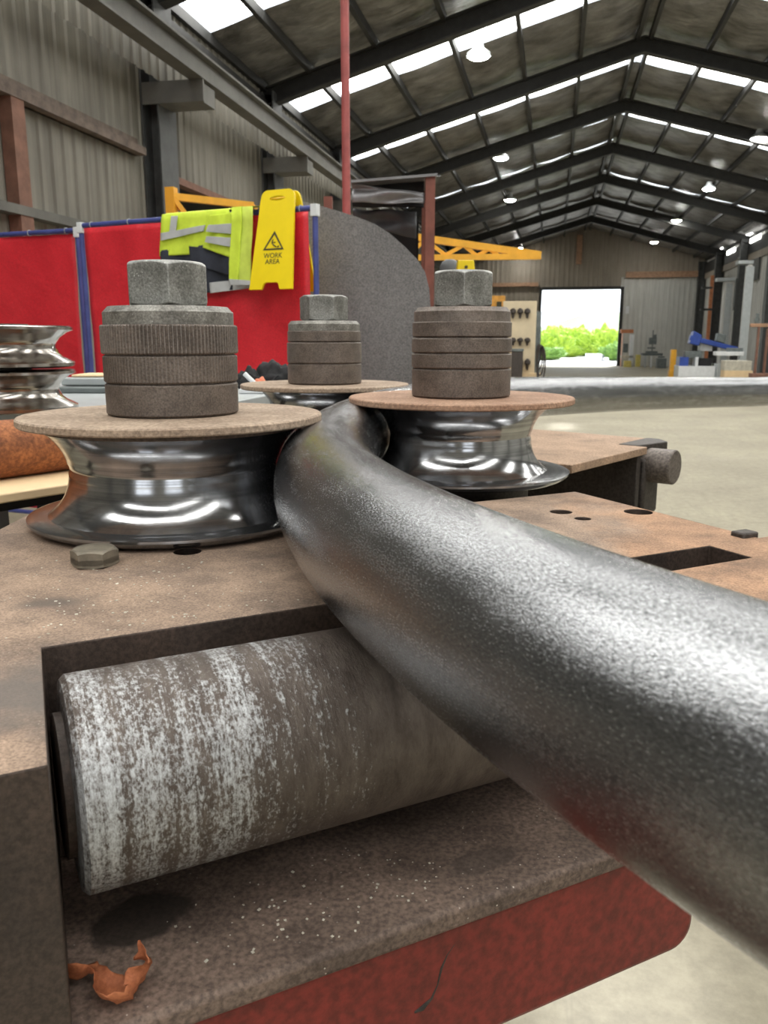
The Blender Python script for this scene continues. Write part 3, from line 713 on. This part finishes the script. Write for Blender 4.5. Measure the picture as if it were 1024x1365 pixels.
def stick(name, label, cat, a, c, d, r, m):
    p, q = atd(*a, d), atd(*c, d); p.z = max(p.z, BT + .019)
    mb = MB(); mb.cyl(p, q, r, 16); return tag(obj(name, mb, m), label, cat)
stick('white_marker', 'white marker pen leaning on the orange rag', 'pen', (342, 516), (326, 498), 1.93, .0055, 'white_paint')
stick('black_pen', 'thin black pen leaning at the black rag', 'pen', (357, 515), (371, 501), 1.93, .003, 'black_cloth')

# ================================================================== WELDING SCREENS
ST = EYE + .62
pL = atZ(108, 301, ST); pR = atZ(420, 277, ST); dS = (pR - pL).normalized(); W2 = (pR - pL).length; aS = math.atan2(dS.y, dS.x)
pL0 = atZ(103, 307, ST); pLL = atZ(-150, 322, ST); d1 = (pLL - pL0).normalized(); W1 = (pLL - pL0).length
nS = Vector((dS.y, -dS.x, 0))       # towards the camera side
def screen(o, ang, W, label, seed):
    t = thing('welding_screen', label, 'screen', (o.x, o.y, 0), ang, 'red welding screens')
    r = .014; mb = MB()
    mb.cyl((0, 0, .02), (0, 0, ST), r, 16); mb.cyl((W, 0, .02), (W, 0, ST), r, 16); mb.cyl((0, 0, ST), (W, 0, ST), r, 16); mb.cyl((0, 0, .3), (W, 0, .3), r, 16)
    obj('frame', mb, 'blue_paint', t)
    for x in (0, W):
        mb = MB(); mb.bar((x, -.3, .02), (x, .3, .02), .04, .03); obj('foot', mb, 'blue_paint', t)
        mb = MB(); mb.box((x - .018, -.018, ST - .04), (x + .018, .018, ST + .017)); obj('corner_cap', mb, 'white_paint', t, bevel=.003)
    def f(u, v, off):
        x = .03 + (W - .06) * u; z = .33 + (ST - .016 - .33) * v
        return Vector((x, -.006 + off + .016 * noise.noise(Vector((x * 3.1 + seed, z * 1.1, seed))) + .006 * noise.noise(Vector((x * 9, z * 6, seed))), z))
    mb = MB(); mb.grid(f, 40, 50, .002); cu = obj('curtain', mb, 'red_curtain', t, smooth=180)
    for k in range(6):
        x = .08 + (W - .16) * k / 5
        mb = MB(); X = Matrix.Translation((x, -.0, ST)) @ Matrix.Rotation(PI / 2, 4, 'Y'); n = 20
        mb.tube([X @ Vector((.017 * math.cos(q * 2 * PI / n), .017 * math.sin(q * 2 * PI / n), 0)) for q in range(n + 1)], .0022, 8, False); obj('curtain_ring', mb, 'pale_grey', cu)
    return t
screen(pL, aS, W2, 'red welding screen in a blue frame with the yellow sign and jackets on it', 1)
screen(pL0, math.atan2(d1.y, d1.x), W1, 'bare red welding screen in a blue frame at the left edge', 6)
def sl(px, py, off=0):
    """photo point on the plane of the right screen, as (along, height)"""
    r = ray(px, py); o = pL + nS * off; k = ((o - CAMP).dot(nS)) / r.dot(nS); P = CAMP + r * k
    return ((P - pL).dot(dS), P.z)
def cloth(name, quad, off, m, par, seed, over=0, amp=.018, nu=22, nv=26, th=.005):
    TL, TR, BR_, BL = [Vector(sl(*q, off)) for q in quad]
    def f(u, v, o_):
        top = TL.lerp(TR, u); bot = BL.lerp(BR_, u)
        P = top.lerp(bot, v)
        y = -off + amp * noise.noise(Vector((P.x * 9 + seed, P.y * 3, seed))) + amp * .5 * noise.noise(Vector((P.x * 20 + seed, P.y * 8, 2)))
        zz = P.y
        if over and v < .12:
            k = v / .12; a = PI * (1 - k); y = y * k + (1 - k) * (.02) + .0; y = -off * math.cos(a * .5) * k + .02 * (1 - k) + (amp * .3 * noise.noise(Vector((P.x * 12, seed, 0)))); zz = max(P.y, ST + .018 + .012 * math.sin(PI * min(1, k + .2)))
        return Vector((P.x, y - o_, zz))
    mb = MB(); mb.grid(f, nu, nv, th); return obj(name, mb, m, par, smooth=180)
jk = thing('hi_vis_jacket', 'lime and navy hi-vis jacket with silver tape draped over the red screen', 'jacket', (pL.x, pL.y, 0), aS)
cloth('torso', [(217, 284), (305, 279), (311, 335), (213, 342)], .035, 'vest_lime', jk, 1, True)
cloth('lower_body', [(215, 334), (313, 322), (311, 386), (218, 398)], .030, 'navy_cloth', jk, 2)
cloth('reflective_tape', [(229, 288), (237, 288), (234, 312), (226, 313)], .046, 'tape_silver', jk, 1, amp=.008)
cloth('reflective_tape', [(215, 311), (274, 300), (272, 308), (215, 321)], .047, 'tape_silver', jk, 1, amp=.01)
cloth('sleeve', [(281, 287), (309, 283), (312, 345), (270, 330)], .055, 'vest_lime', jk, 3)
cloth('reflective_tape', [(279, 300), (309, 298), (311, 312), (275, 309)], .068, 'tape_silver', jk, 4, amp=.01)
cloth('reflective_tape', [(276, 315), (310, 317), (312, 330), (274, 323)], .068, 'tape_silver', jk, 5, amp=.01)
cloth('cuff', [(252, 328), (312, 334), (310, 368), (255, 352)], .045, 'navy_cloth', jk, 6)
cloth('hem_tape', [(280, 377), (335, 371), (335, 384), (281, 391)], .034, 'tape_silver', jk, 7, amp=.008)
vt = thing('hi_vis_vest', 'lime hi-vis vest hanging between the jacket and the yellow sign', 'vest', (pL.x, pL.y, 0), aS)
cloth('front_panel', [(310, 281), (323, 279), (318, 376), (306, 374)], .085, 'vest_lime', vt, 8, True, amp=.015)
cloth('back_panel', [(322, 279), (337, 277), (334, 377), (315, 377)], .078, 'vest_lime_soft', vt, 9, True, amp=.015)
cloth('hem', [(306, 372), (334, 374), (334, 380), (308, 380)], .089, 'tape_silver', vt, 9, amp=.01)
# caution sign straddling the top rail
o_ = .11
c0_ = sl(360, 386, o_); w0 = (sl(388, 380, o_)[0] - sl(331, 380, o_)[0]) / 2; hh = sl(364, 246, o_)[1] - c0_[1]
sx_ = (sl(388, 380, o_)[0] + sl(331, 380, o_)[0]) / 2
sg = thing('caution_sign', 'yellow folding WORK AREA floor sign straddling the red screen', 'sign', (pL + dS * (sx_ + .012)).to_tuple()[:2] + (0,), aS)
out = [(-w0, 0), (-w0 * .42, 0), (-w0 * .34, hh * .055), (-w0 * .26, hh * .07), (w0 * .26, hh * .07), (w0 * .34, hh * .055), (w0 * .42, 0), (w0, 0)]
tw = w0 * .80
out += [(tw, hh * .80), (tw * 1.0, hh * .83), (tw * .98, hh * .90)]
for k in range(9): a = k / 8 * PI / 2; out.append((tw * .96 - tw * .36 * (1 - math.cos(a)), hh * .92 + hh * .08 * math.sin(a)))
out += [(-x, z) for x, z in out[11:][::-1]] + [(-tw * .98, hh * .90), (-tw, hh * .83), (-tw, hh * .80)]
hl = [(tw * .46 * math.cos(2 * PI * k / 20), hh * .915 + hh * .024 * math.sin(2 * PI * k / 20)) for k in range(20)]
for i, (nm, sgn) in enumerate((('front_panel', -1), ('rear_panel', 1))):
    pm = flat_shape(out, [hl], .006); o = obj(nm, pm, 'sign_yellow', sg, smooth=30)
    o.location = (0, sgn * .115, c0_[1]); o.rotation_euler.x = -sgn * math.atan(-.095 / hh) * -1 if False else sgn * math.atan(.095 / hh)
    if i == 0:
        fp = o
tri = [(0, hh * .585), (tw * .60, hh * .395), (-tw * .60, hh * .395)]; tri_i = [(0, hh * .55), (tw * .47, hh * .41), (-tw * .47, hh * .41)]
o = obj('warning_triangle', flat_shape(tri, [tri_i], .0008), 'black_print', fp, smooth=0); o.location.y = -.0072
mb = MB(); mb.tube([(-.006, -.0072, hh * .50), (-.010, -.0072, hh * .465), (.002, -.0072, hh * .44), (.016, -.0072, hh * .425)], .003, 8); mb.tube([(-.010, -.0072, hh * .47), (.010, -.0072, hh * .47)], .002, 8); mb.tube([(.022, -.0072, hh * .42), (.030, -.0072, hh * .432)], .003, 8); obj('warning_symbol', mb, 'black_print', fp)
for word, zz in (('WORK', .315), ('AREA', .255)):
    o = obj('lettering', text_mesh(word, .034), 'black_print', fp, smooth=0); o.location = (0, -.0068, hh * zz)
mb = MB(); mb.cyl((-tw * .8, 0, 0), (tw * .8, 0, 0), .008, 12); o = obj('hinge', mb, 'sign_yellow', sg); o.location = (0, 0, c0_[1] + hh * .90)

# yellow guard rail behind the screen
d = 6.0
a = atd(228, 250, d); e = atd(336, 274, d + .6); a2 = atd(228, 300, d)
yr = thing('guard_rail', 'yellow steel guard rail with brace behind the hi-vis jacket', 'rail', (a.x, a.y, 0))
bx = lambda P: Vector((P.x - a.x, P.y - a.y, P.z))
mb = MB(); mb.box((-.035, -.035, 0), (.035, .035, a.z)); obj('post', mb, 'yellow_steel', yr)
s_ = atd(229, 262, d); mb = MB(); mb.bar(bx(s_), bx(e), .05, .05); obj('top_rail', mb, 'yellow_steel', yr)
mb = MB(); mb.bar(bx(atd(231, 264, d)), bx(atd(246, 284, d + .05)), .035); obj('brace', mb, 'yellow_steel', yr)
mb = MB(); q = bx(e); mb.box((q.x - .035, q.y - .035, 0), (q.x + .035, q.y + .035, q.z)); obj('end_post', mb, 'yellow_steel', yr)

# big curved steel plate standing beside the screen
d = 4.4
o = atd(420, 275, d); ob = Vector((o.x, o.y, 0))
outl = [(380, 268), (405, 271), (424, 275), (450, 282.5), (475, 290), (500, 299.5), (520, 312), (540, 329), (556, 345), (567, 362), (573, 385), (576, 420), (577, 460)]
P2 = [((atd(x, y, d) - ob).dot(RT), atd(x, y, d).z) for x, y in outl]; P2 = [(P2[0][0], 0)] + P2 + [(P2[-1][0], 0)]
me = flat_shape(P2[::-1], [], .05); pl = obj('steel_plate', me, 'plate_steel', smooth=50); pl.location = ob; pl.rotation_euler.z = YAW
q = pl.modifiers.new('bevel', 'BEVEL'); q.width = .035; q.segments = 4; q.limit_method = 'ANGLE'; q.angle_limit = math.radians(60)
tag(pl, 'large grey steel plate with curved top edge standing right of the red screen', 'plate')
# posts, canopy and jib
d = 5.4
a = atd(462, 280, d); top = atd(461, -40, d)
mb = MB(); mb.cyl((0, 0, 0), (0, 0, top.z), .027, 20); tag(obj('red_pole', mb, 'red_post', loc=(a.x, a.y, 0)), 'tall slim red steel pole rising behind the grey plate', 'pole')
d = 6.2; a = atd(573, 300, d); tz = atd(573, 238, d).z; l = atd(478, 245, d)
cn = thing('welding_canopy', 'dark canopy with hanging tarps on a brown post behind the grey plate', 'canopy', (a.x, a.y, 0), YAW)
wl = (l - a).dot(RT)
mb = MB(); mb.box((-.036, -.036, 0), (.036, .036, tz)); obj('post', mb, 'brown_post', cn)
mb = MB(); mb.box((wl - .3, .55, 0), (wl - .23, .62, tz - .05)); mb.box((-.036, .55, 0), (.036, .62, tz)); obj('rear_post', mb, 'brown_post', cn)
mb = MB(); X = Matrix(((1, 0, 0, 0), (0, 1, 0, 0), (.075, 0, 1, tz), (0, 0, 0, 1))); mb.box((wl - .05, -.06, -.008), (.05, .75, .010), X); obj('roof_sheet', mb, 'tarp_silver', cn)
def tarp(x0, x1, zt0, zt1, zb0, zb1, y, m, seed):
    def f(u, v, off):
        x = x0 + (x1 - x0) * u; zt = zt0 + (zt1 - zt0) * u; zb = zb0 + (zb1 - zb0) * u
        return Vector((x, y + off + .05 * noise.noise(Vector((x * 4, v * 2, seed))), zt + (zb - zt) * v + .015 * noise.noise(Vector((x * 5, seed, 0)))))
    mb = MB(); mb.grid(f, 30, 10, .006); obj('tarp', mb, m, cn, smooth=180)
k = d / FPX
zz = lambda py: atd(520, py, d).z
tarp(wl - .05, -.04, zz(247), zz(258), zz(271), zz(272), .0, 'tarp_silver', 1)
tarp(wl - .05, -.04, zz(243), zz(238), zz(273), zz(275), .12, 'black_cloth', 2)
tarp(wl - .05, -.09, zz(272), zz(276), zz(296), zz(312), .25, 'tarp_dark', 3)
tarp(wl - .1, -.06, zz(275), zz(275), zz(325), zz(345), .62, 'black_cloth', 4)
d = 11.0
a = atd(500, 340, d); jb = thing('jib_crane', 'yellow lattice jib boom reaching out behind the brown post', 'crane', (a.x, a.y, 0))
J = lambda px, py: Vector((atd(px, py, d).x - a.x, atd(px, py, d).y - a.y, atd(px, py, d).z))
mb = MB(); mb.cyl((0, 0, 0), (0, 0, J(500, 300).z), .09, 20); obj('mast', mb, 'yellow_steel', jb)
mb = MB(); mb.bar(J(500, 306), J(542, 314.5), .09); mb.bar(J(542, 314.5), J(721, 340), .09); obj('top_chord', mb, 'yellow_steel', jb)
mb = MB(); mb.bar(J(500, 344), J(721, 342), .075); obj('bottom_chord', mb, 'yellow_steel', jb)
for (x0, y0), (x1, y1) in (((545, 340), (566, 320)), ((566, 319), (594, 340)), ((594, 340), (618, 327)), ((618, 327), (636, 341)), ((636, 341), (652, 332)), ((652, 332), (665, 341))):
    mb = MB(); mb.bar(J(x0, y0), J(x1, y1), .05); obj('lattice_brace', mb, 'yellow_steel', jb)
d = 7.5; a = atd(600, 346, d); mb = MB(); r = .10
mb.lathe([(0, 0), (r, 0), (r, a.z - .11), (r * .93, a.z - .06), (r * .7, a.z - .02), (r * .4, a.z), (0, a.z)], 40); tag(obj('gas_cylinder', mb, 'bottle_grey', loc=(a.x, a.y, 0)), 'dark grey round-topped gas cylinder behind the right hand nut', 'cylinder')
d = 7.0; a = atd(620, 366, d); c = atd(620, 348, d); t = thing('switch_box', 'small yellow switch box on a post, showing above the right hand nut', 'box', (a.x, a.y, 0), YAW)
mb = MB(); mb.box((-.03, -.03, 0), (.03, .03, a.z)); obj('post', mb, 'grey_machine', t)
mb = MB(); mb.prism([(-.082, a.z - .04), (.085, a.z - .04), (.068, c.z), (-.066, c.z)], -.06, .06, Matrix.Rotation(PI / 2, 4, 'X')); obj('housing', mb, 'sign_yellow', t, bevel=.006)
mb = MB(); mb.cyl((.002, -.06, (a.z + c.z) / 2), (.002, -.072, (a.z + c.z) / 2), .014, 16); obj('knob', mb, 'black_print', t)

# ================================================================== FAR END
Y = 27.0
def base_at(px, d_, py=None): P = atY(px, 480, d_); return P
def local_boxes(name, label, cat, px0, px1, Yd, parts, group=None, depth=None):
    """a thing at distance Yd; parts are (name, px0, px1, py_top, py_bottom, depth0, depth1, material)"""
    low = max(p_[4] for p_ in parts)
    pc_ = atY((px0 + px1) / 2, 480, Yd); t = thing(name, label, cat, (pc_.x, Yd, 0), 0, group)
    for nm, a0, a1, t0, b0, y0, y1, m in parts:
        A = atY(a0, b0, Yd); B = atY(a1, t0, Yd); mb = MB(); mb.box((A.x - pc_.x, y0, 0 if (b0 > low - 2 and A.z < .6) else max(0, A.z)), (B.x - pc_.x, y1, B.z)); obj(nm, mb, m, t, bevel=.01)
    return t
t = local_boxes('tool_board', 'tall cream tool board hung with dark tools, left of the far doorway', 'tool board', 660, 716, Y,
    [('board', 668, 716, 401, 501, 0, .08, 'cream_board'), ('foot', 664, 720, 497, 504, -.35, .45, 'wood_cream'), ('side_post', 712, 722, 415, 504, .05, .2, 'grey_machine')])
pc_ = t.location
for i, px in enumerate((684, 693.5, 703)):
    for j, (py0, py1) in enumerate(((411, 425), (450, 461), (478, 494))):
        if j == 2 and i == 0: continue
        A = atY(px, py1, Y); B = atY(px, py0, Y); mb = MB(); x = A.x - pc_.x
        mb.lathe([(0, 0), (.035, .03), (.05, (B.z - A.z) * .45), (.10, (B.z - A.z) * .6), (.09, (B.z - A.z) * .85), (.03, B.z - A.z), (0, B.z - A.z)], 14)
        o = obj('hand_tool', mb, 'dark_tool', loc=(A.x, Y - .105, A.z)); tag(o, '%s tool in the %s column of the cream tool board' % (('top', 'middle', 'bottom')[j], ('left', 'centre', 'right')[i]), 'tool', 'tools hung on the cream board')
local_boxes('orange_cabinet', 'orange cabinet with a dark window beside the tool board', 'cabinet', 652, 672, 28.2, [('body', 652, 673, 394, 500, 0, .5, 'orange_box'), ('window', 662, 669, 402, 412, -.02, .0, 'black_print')])
local_boxes('parts_bin', 'dark brown bin standing in front of the tool board', 'bin', 681, 697, 26.0, [('bin_body', 681, 697, 468, 503, 0, .4, 'dark_tool'), ('lid', 680, 698, 465, 468.5, -.02, .42, 'grey_machine')])
A = atY(718, 478, 26.4); t = thing('hose_bundle', 'bundle of dark hoses hanging on the post right of the tool board', 'hose', (A.x, 26.4, 0))
mb = MB(); mb.cyl((0, 0, 0), (0, 0, 1.75), .045, 12); obj('stand', mb, 'grey_machine', t)
for k in range(4):
    mb = MB(); n = 26; r0 = .20 + .06 * k
    r0 *= .42
    mb.tube([(r0 * .8 * math.cos(2 * PI * i / n) + .03 * k, -.06 - .03 * k, .95 + r0 * 3.4 * math.sin(2 * PI * i / n) - .1 * k) for i in range(n + 1)], .022, 8, False); obj('hose', mb, 'dark_tool', t)
# shelf, drill press and things along the far wall
local_boxes('shelf_rack', 'orange-topped rack with a white side against the wall beside the doorway', 'rack', 828, 846, 44.6,
    [('top', 828, 845, 439, 444, 0, .5, 'orange_rust'), ('side', 839, 846, 446, 484, 0, .5, 'white_paint'), ('upright', 828, 830.5, 444, 486, 0, .5, 'orange_rust'), ('load', 831, 838, 458, 470, .05, .4, 'grey_machine'), ('bottom_shelf', 828, 846, 474, 477, 0, .5, 'beige_block')])
local_boxes('yellow_crate', 'yellow crate on the floor at the foot of the rack', 'crate', 832, 842, 44.0, [('crate_body', 832, 842, 481, 487, 0, .4, 'timber_yellow')])
local_boxes('wall_notice', 'white notice board tilted on the pale wall beside the doorway', 'notice', 832, 841, YF - .12, [('notice_sheet', 834, 839, 408, 418, 0, .04, 'white_paint')])
t = local_boxes('drill_press', 'grey-green drill press standing on a low bench by the far wall', 'drill press', 862, 876, 43.6,
    [('base', 862, 877, 468.2, 470.6, 0, .5, 'grey_machine'), ('column', 869.5, 872.5, 440, 469, .2, .34, 'grey_machine'), ('head', 866, 876, 450, 459, .05, .45, 'grey_machine'), ('motor', 871.5, 876, 446, 452, .1, .4, 'grey_machine'), ('table', 864, 874, 463, 465, 0, .4, 'grey_machine')])
t = local_boxes('low_bench', 'low steel bench with pale legs under the drill press', 'bench', 856, 884, 43.4, [('top', 857, 884, 471, 474, 0, .9, 'grey_machine'), ('leg', 859, 862, 474, 488, .05, .2, 'pale_grey'), ('leg', 867, 870, 474, 488, .05, .2, 'white_paint'), ('leg', 880, 883, 474, 488, .05, .2, 'pale_grey')])
local_boxes('timber_stack', 'yellowish timber offcuts stacked between rack and bench', 'timber', 848, 854, 44.9, [('stack', 848, 854.5, 473, 487, 0, .5, 'timber_yellow')])
local_boxes('welding_set', 'dark boxy welding set on the floor right of the low bench', 'welder', 876, 890, 42.6, [('case', 876, 889, 478, 487, 0, .6, 'grey_machine'), ('handle', 878, 887, 475, 477, .2, .3, 'grey_machine')])
local_boxes('yellow_bollard', 'orange-yellow steel bollard standing left of the blue bandsaw', 'bollard', 893, 903, 33.0, [('post', 893, 902.5, 466, 496, 0, .3, 'yellow_steel'), ('base_plate', 892, 904, 494, 497, -.06, .36, 'yellow_steel')])
# blue band saw
YS = 31.5
t = local_boxes('band_saw', 'blue and white horizontal band saw by the right hand wall', 'saw', 903, 990, YS,
    [('bed', 903, 952, 488, 497, -.25, .9, 'white_paint'), ('bed_front', 905, 918, 476, 491, -.1, .8, 'blue_machine'), ('cabinet', 926, 931, 476, 492, -.1, .7, 'white_paint'), ('sump', 932, 950, 478, 492, .05, .8, 'black_cloth'), ('vise', 914, 936, 468, 477, 0, .6, 'grey_machine'), ('motor', 934, 952, 454, 468, .2, .7, 'white_paint'), ('pump', 952, 966, 485, 497, .1, .6, 'pale_grey')])
pc_ = t.location; q = lambda px, py: Vector((atY(px, py, YS).x - pc_.x, .1, atY(px, py, YS).z))
mb = MB(); mb.bar(q(920, 450), q(984, 466), .34, .17, (0, 0, 1)); obj('bow', mb, 'blue_machine', t, bevel=.02)
mb = MB(); mb.prism([(q(919, 458).x, q(919, 458).z), (q(932, 461).x, q(932, 461).z), (q(936, 447).x, q(936, 447).z), (q(925, 441).x, q(925, 441).z)], -.5, .1, Matrix.Rotation(PI / 2, 4, 'X')); obj('wheel_guard', mb, 'blue_machine', t, bevel=.03)
mb = MB(); mb.prism([(q(955, 455).x, q(955, 455).z), (q(966, 458).x, q(966, 458).z), (q(968, 446).x, q(968, 446).z), (q(957, 444).x, q(957, 444).z)], -.4, .1, Matrix.Rotation(PI / 2, 4, 'X')); obj('wheel_guard', mb, 'grey_machine', t, bevel=.03)
local_boxes('roller_conveyor', 'pale feed conveyor running to the right of the band saw', 'conveyor', 955, 1000, 28.2, [('bed', 955, 992, 469, 474, 0, .6, 'white_paint'), ('leg', 958, 961, 474, 499, .1, .2, 'pale_grey'), ('leg', 985, 988, 474, 499, .1, .2, 'pale_grey'), ('load', 972, 992, 464, 469, .1, .5, 'grey_machine')])
local_boxes('stone_block', 'pale block under the feed conveyor', 'block', 968, 1004, 27.4, [('block', 966, 1003, 481, 494, 0, .7, 'beige_block'), ('skid', 966, 1004, 494, 500, 0, .7, 'wood_cream')])
t = local_boxes('steel_stanchion', 'pair of rusty brown steel stanchions at the right edge', 'stanchion', 1003, 1024, 25.5, [('post', 1006, 1014, 436, 501, 0, .2, 'rust_steel'), ('post', 1018, 1026, 438, 501, 0, .2, 'rust_steel'), ('cross_bar', 1001, 1040, 431, 436, .02, .16, 'brown_beam'), ('foot', 1002, 1030, 498, 503, -.1, .4, 'rust_steel')])
mb = MB(); A = atY(1011, 425, 25.5); mb.lathe([(0, 0), (.06, 0), (.075, .10), (.04, .2), (.05, .27), (0, .28)], 16); tag(obj('jack_screw', mb, 'grey_machine', loc=(A.x, 25.6, atY(1011, 431, 25.5).z)), 'small dark jack screw standing on the brown stanchions', 'jack')
local_boxes('orange_pipe', 'orange-brown upright pipe clamped to the right hand corner column', 'pipe', 942, 949, 40.5, [('pipe', 943, 948.5, 367, 488, 0, .2, 'orange_rust'), ('clamp', 936, 950, 382, 385, -.03, .25, 'column_grey'), ('clamp', 934, 950, 411, 414, -.03, .25, 'column_grey')])
for i, (a0, a1, tp, bt) in enumerate(((957, 980, 375, 490), (985, 1004, 352, 494))):
    local_boxes('white_locker', ('shorter white panel locker along the right wall', 'taller white panel locker along the right wall, near the stanchions')[i], 'locker', a0, a1, 36 - 5 * i, [('body', a0, a1, tp, bt, 0, .4, 'cladding_pale'), ('door_seam', (a0 + a1) / 2 - .4, (a0 + a1) / 2 + .4, tp + 3, bt - 5, -.02, 0, 'pale_grey'), ('cap', a0 - 1, a1 + 1, tp - 5, tp, -.05, .45, 'pale_grey')], 'white panel lockers')

# ------------------------------------------------------------------ outside
mb = MB(); mb.box((-40, YF + .5, .0), (50, 70, .012)); struct('pavement', mb, 'asphalt')
def bush(px, py, Yd, r, m, sz, name='leafy_bush', label='', seed=0):
    P = atY(px, py, Yd); mb = MB(); bmesh.ops.create_icosphere(mb.b, subdivisions=5, radius=1)
    for v in mb.b.verts:
        k = 1 + .30 * noise.noise(v.co * 1.6 + Vector((seed, 0, 0))) + .22 * noise.noise(v.co * 5 + Vector((0, seed, 0))) + .12 * noise.noise(v.co * 14)
        v.co = Vector((v.co.x * r * sz[0] * k, v.co.y * r * sz[1] * k, max(0, v.co.z * .5 + .5) * P.z * k * .92))
    return tag(obj(name, mb, m, loc=(P.x, Yd, 0), smooth=0), label, 'bush', 'bushes beyond the doorway')
bush(736, 440, 60, 1.5, 'bush_lime', (1, .8, 1), label='bright lime bush at the left side of the doorway', seed=1)
bush(760, 436, 67, 1.9, 'bush_lime', (1, .8, 1), label='lime bush just left of the doorway middle', seed=5)
bush(784, 440, 72, 2.2, 'bush_green', (1, .8, 1), label='green bush at the doorway middle', seed=9)
bush(811, 438, 61, 1.9, 'bush_lime', (1, .8, 1), label='broad lime bush at the right side of the doorway', seed=13)
bush(727, 462, 57, 1.1, 'bush_green', (1.2, .8, 1), label='low dull green bush in the left corner of the doorway', seed=17)
bush(824, 458, 56.6, 1.0, 'bush_green', (1.2, .8, 1), label='low green bush in the right corner of the doorway', seed=21)
mb = MB()
def f(u, v, off):
    x = -60 + 140 * u; y = 95 + 60 * v
    return Vector((x, y, v * (3.6 + 3.0 * (1 / (1 + math.exp(-(x - 4) * .35))) + 1.0 * noise.noise(Vector((x * .12, 0, 0)))) + .5 * noise.noise(Vector((x * .3, y * .3, 0)))))
mb.grid(f, 90, 14); tag(obj('hills', mb, 'hill_green', smooth=60), kind='structure')
local_boxes('white_vehicle', 'white van parked outside the doorway on the right', 'van', 781, 815, 54, [('body', 781, 803, 472, 484, 0, 1.8, 'white_paint'), ('bonnet', 803, 812, 477, 484, .1, 1.7, 'white_paint'), ('windscreen', 802, 806, 473.5, 477.5, .15, 1.6, 'grey_machine'), ('wheel', 784, 788, 481.5, 487, -.02, .2, 'black_cloth'), ('wheel', 803, 807, 481.5, 487, -.02, .2, 'black_cloth')])

# ================================================================== LIGHT
w = bpy.data.worlds.new('world'); SC.world = w; w.use_nodes = True; bgn = w.node_tree.nodes['Background']
bgn.inputs[0].default_value = (.90, .95, 1.0, 1); bgn.inputs[1].default_value = 2.3
def area(name, loc, rot, sx_, sy_):
    l = bpy.data.lights.new(name, 'AREA'); l.shape = 'RECTANGLE'; l.size = sx_; l.size_y = sy_; l.cycles.is_portal = True
    o = bpy.data.objects.new(name, l); COL.objects.link(o); o.location = loc; o.rotation_euler = rot
for i, (a, c) in enumerate(BD): area('door_daylight', ((a + c) / 2, YB - .05, BH / 2), (PI / 2, 0, 0), c - a, BH)
area('door_daylight', ((DX0 + DX1) / 2, YF + .15, DZ / 2), (-PI / 2, 0, 0), DX1 - DX0, DZ)
sun = bpy.data.lights.new('sun', 'SUN'); sun.energy = 8.0; sun.angle = .05; so = bpy.data.objects.new('sun', sun); COL.objects.link(so); so.rotation_euler = (math.radians(-36), math.radians(10), 0)

vs = SC.view_settings; SC.display_settings.display_device = 'sRGB'
vs.view_transform = 'Standard'; vs.look = 'None'; vs.exposure = 0.0; vs.gamma = 1.0; vs.use_curve_mapping = False
SC.cycles.max_bounces = 8; SC.cycles.diffuse_bounces = 4; SC.cycles.glossy_bounces = 4; SC.cycles.sample_clamp_indirect = 6
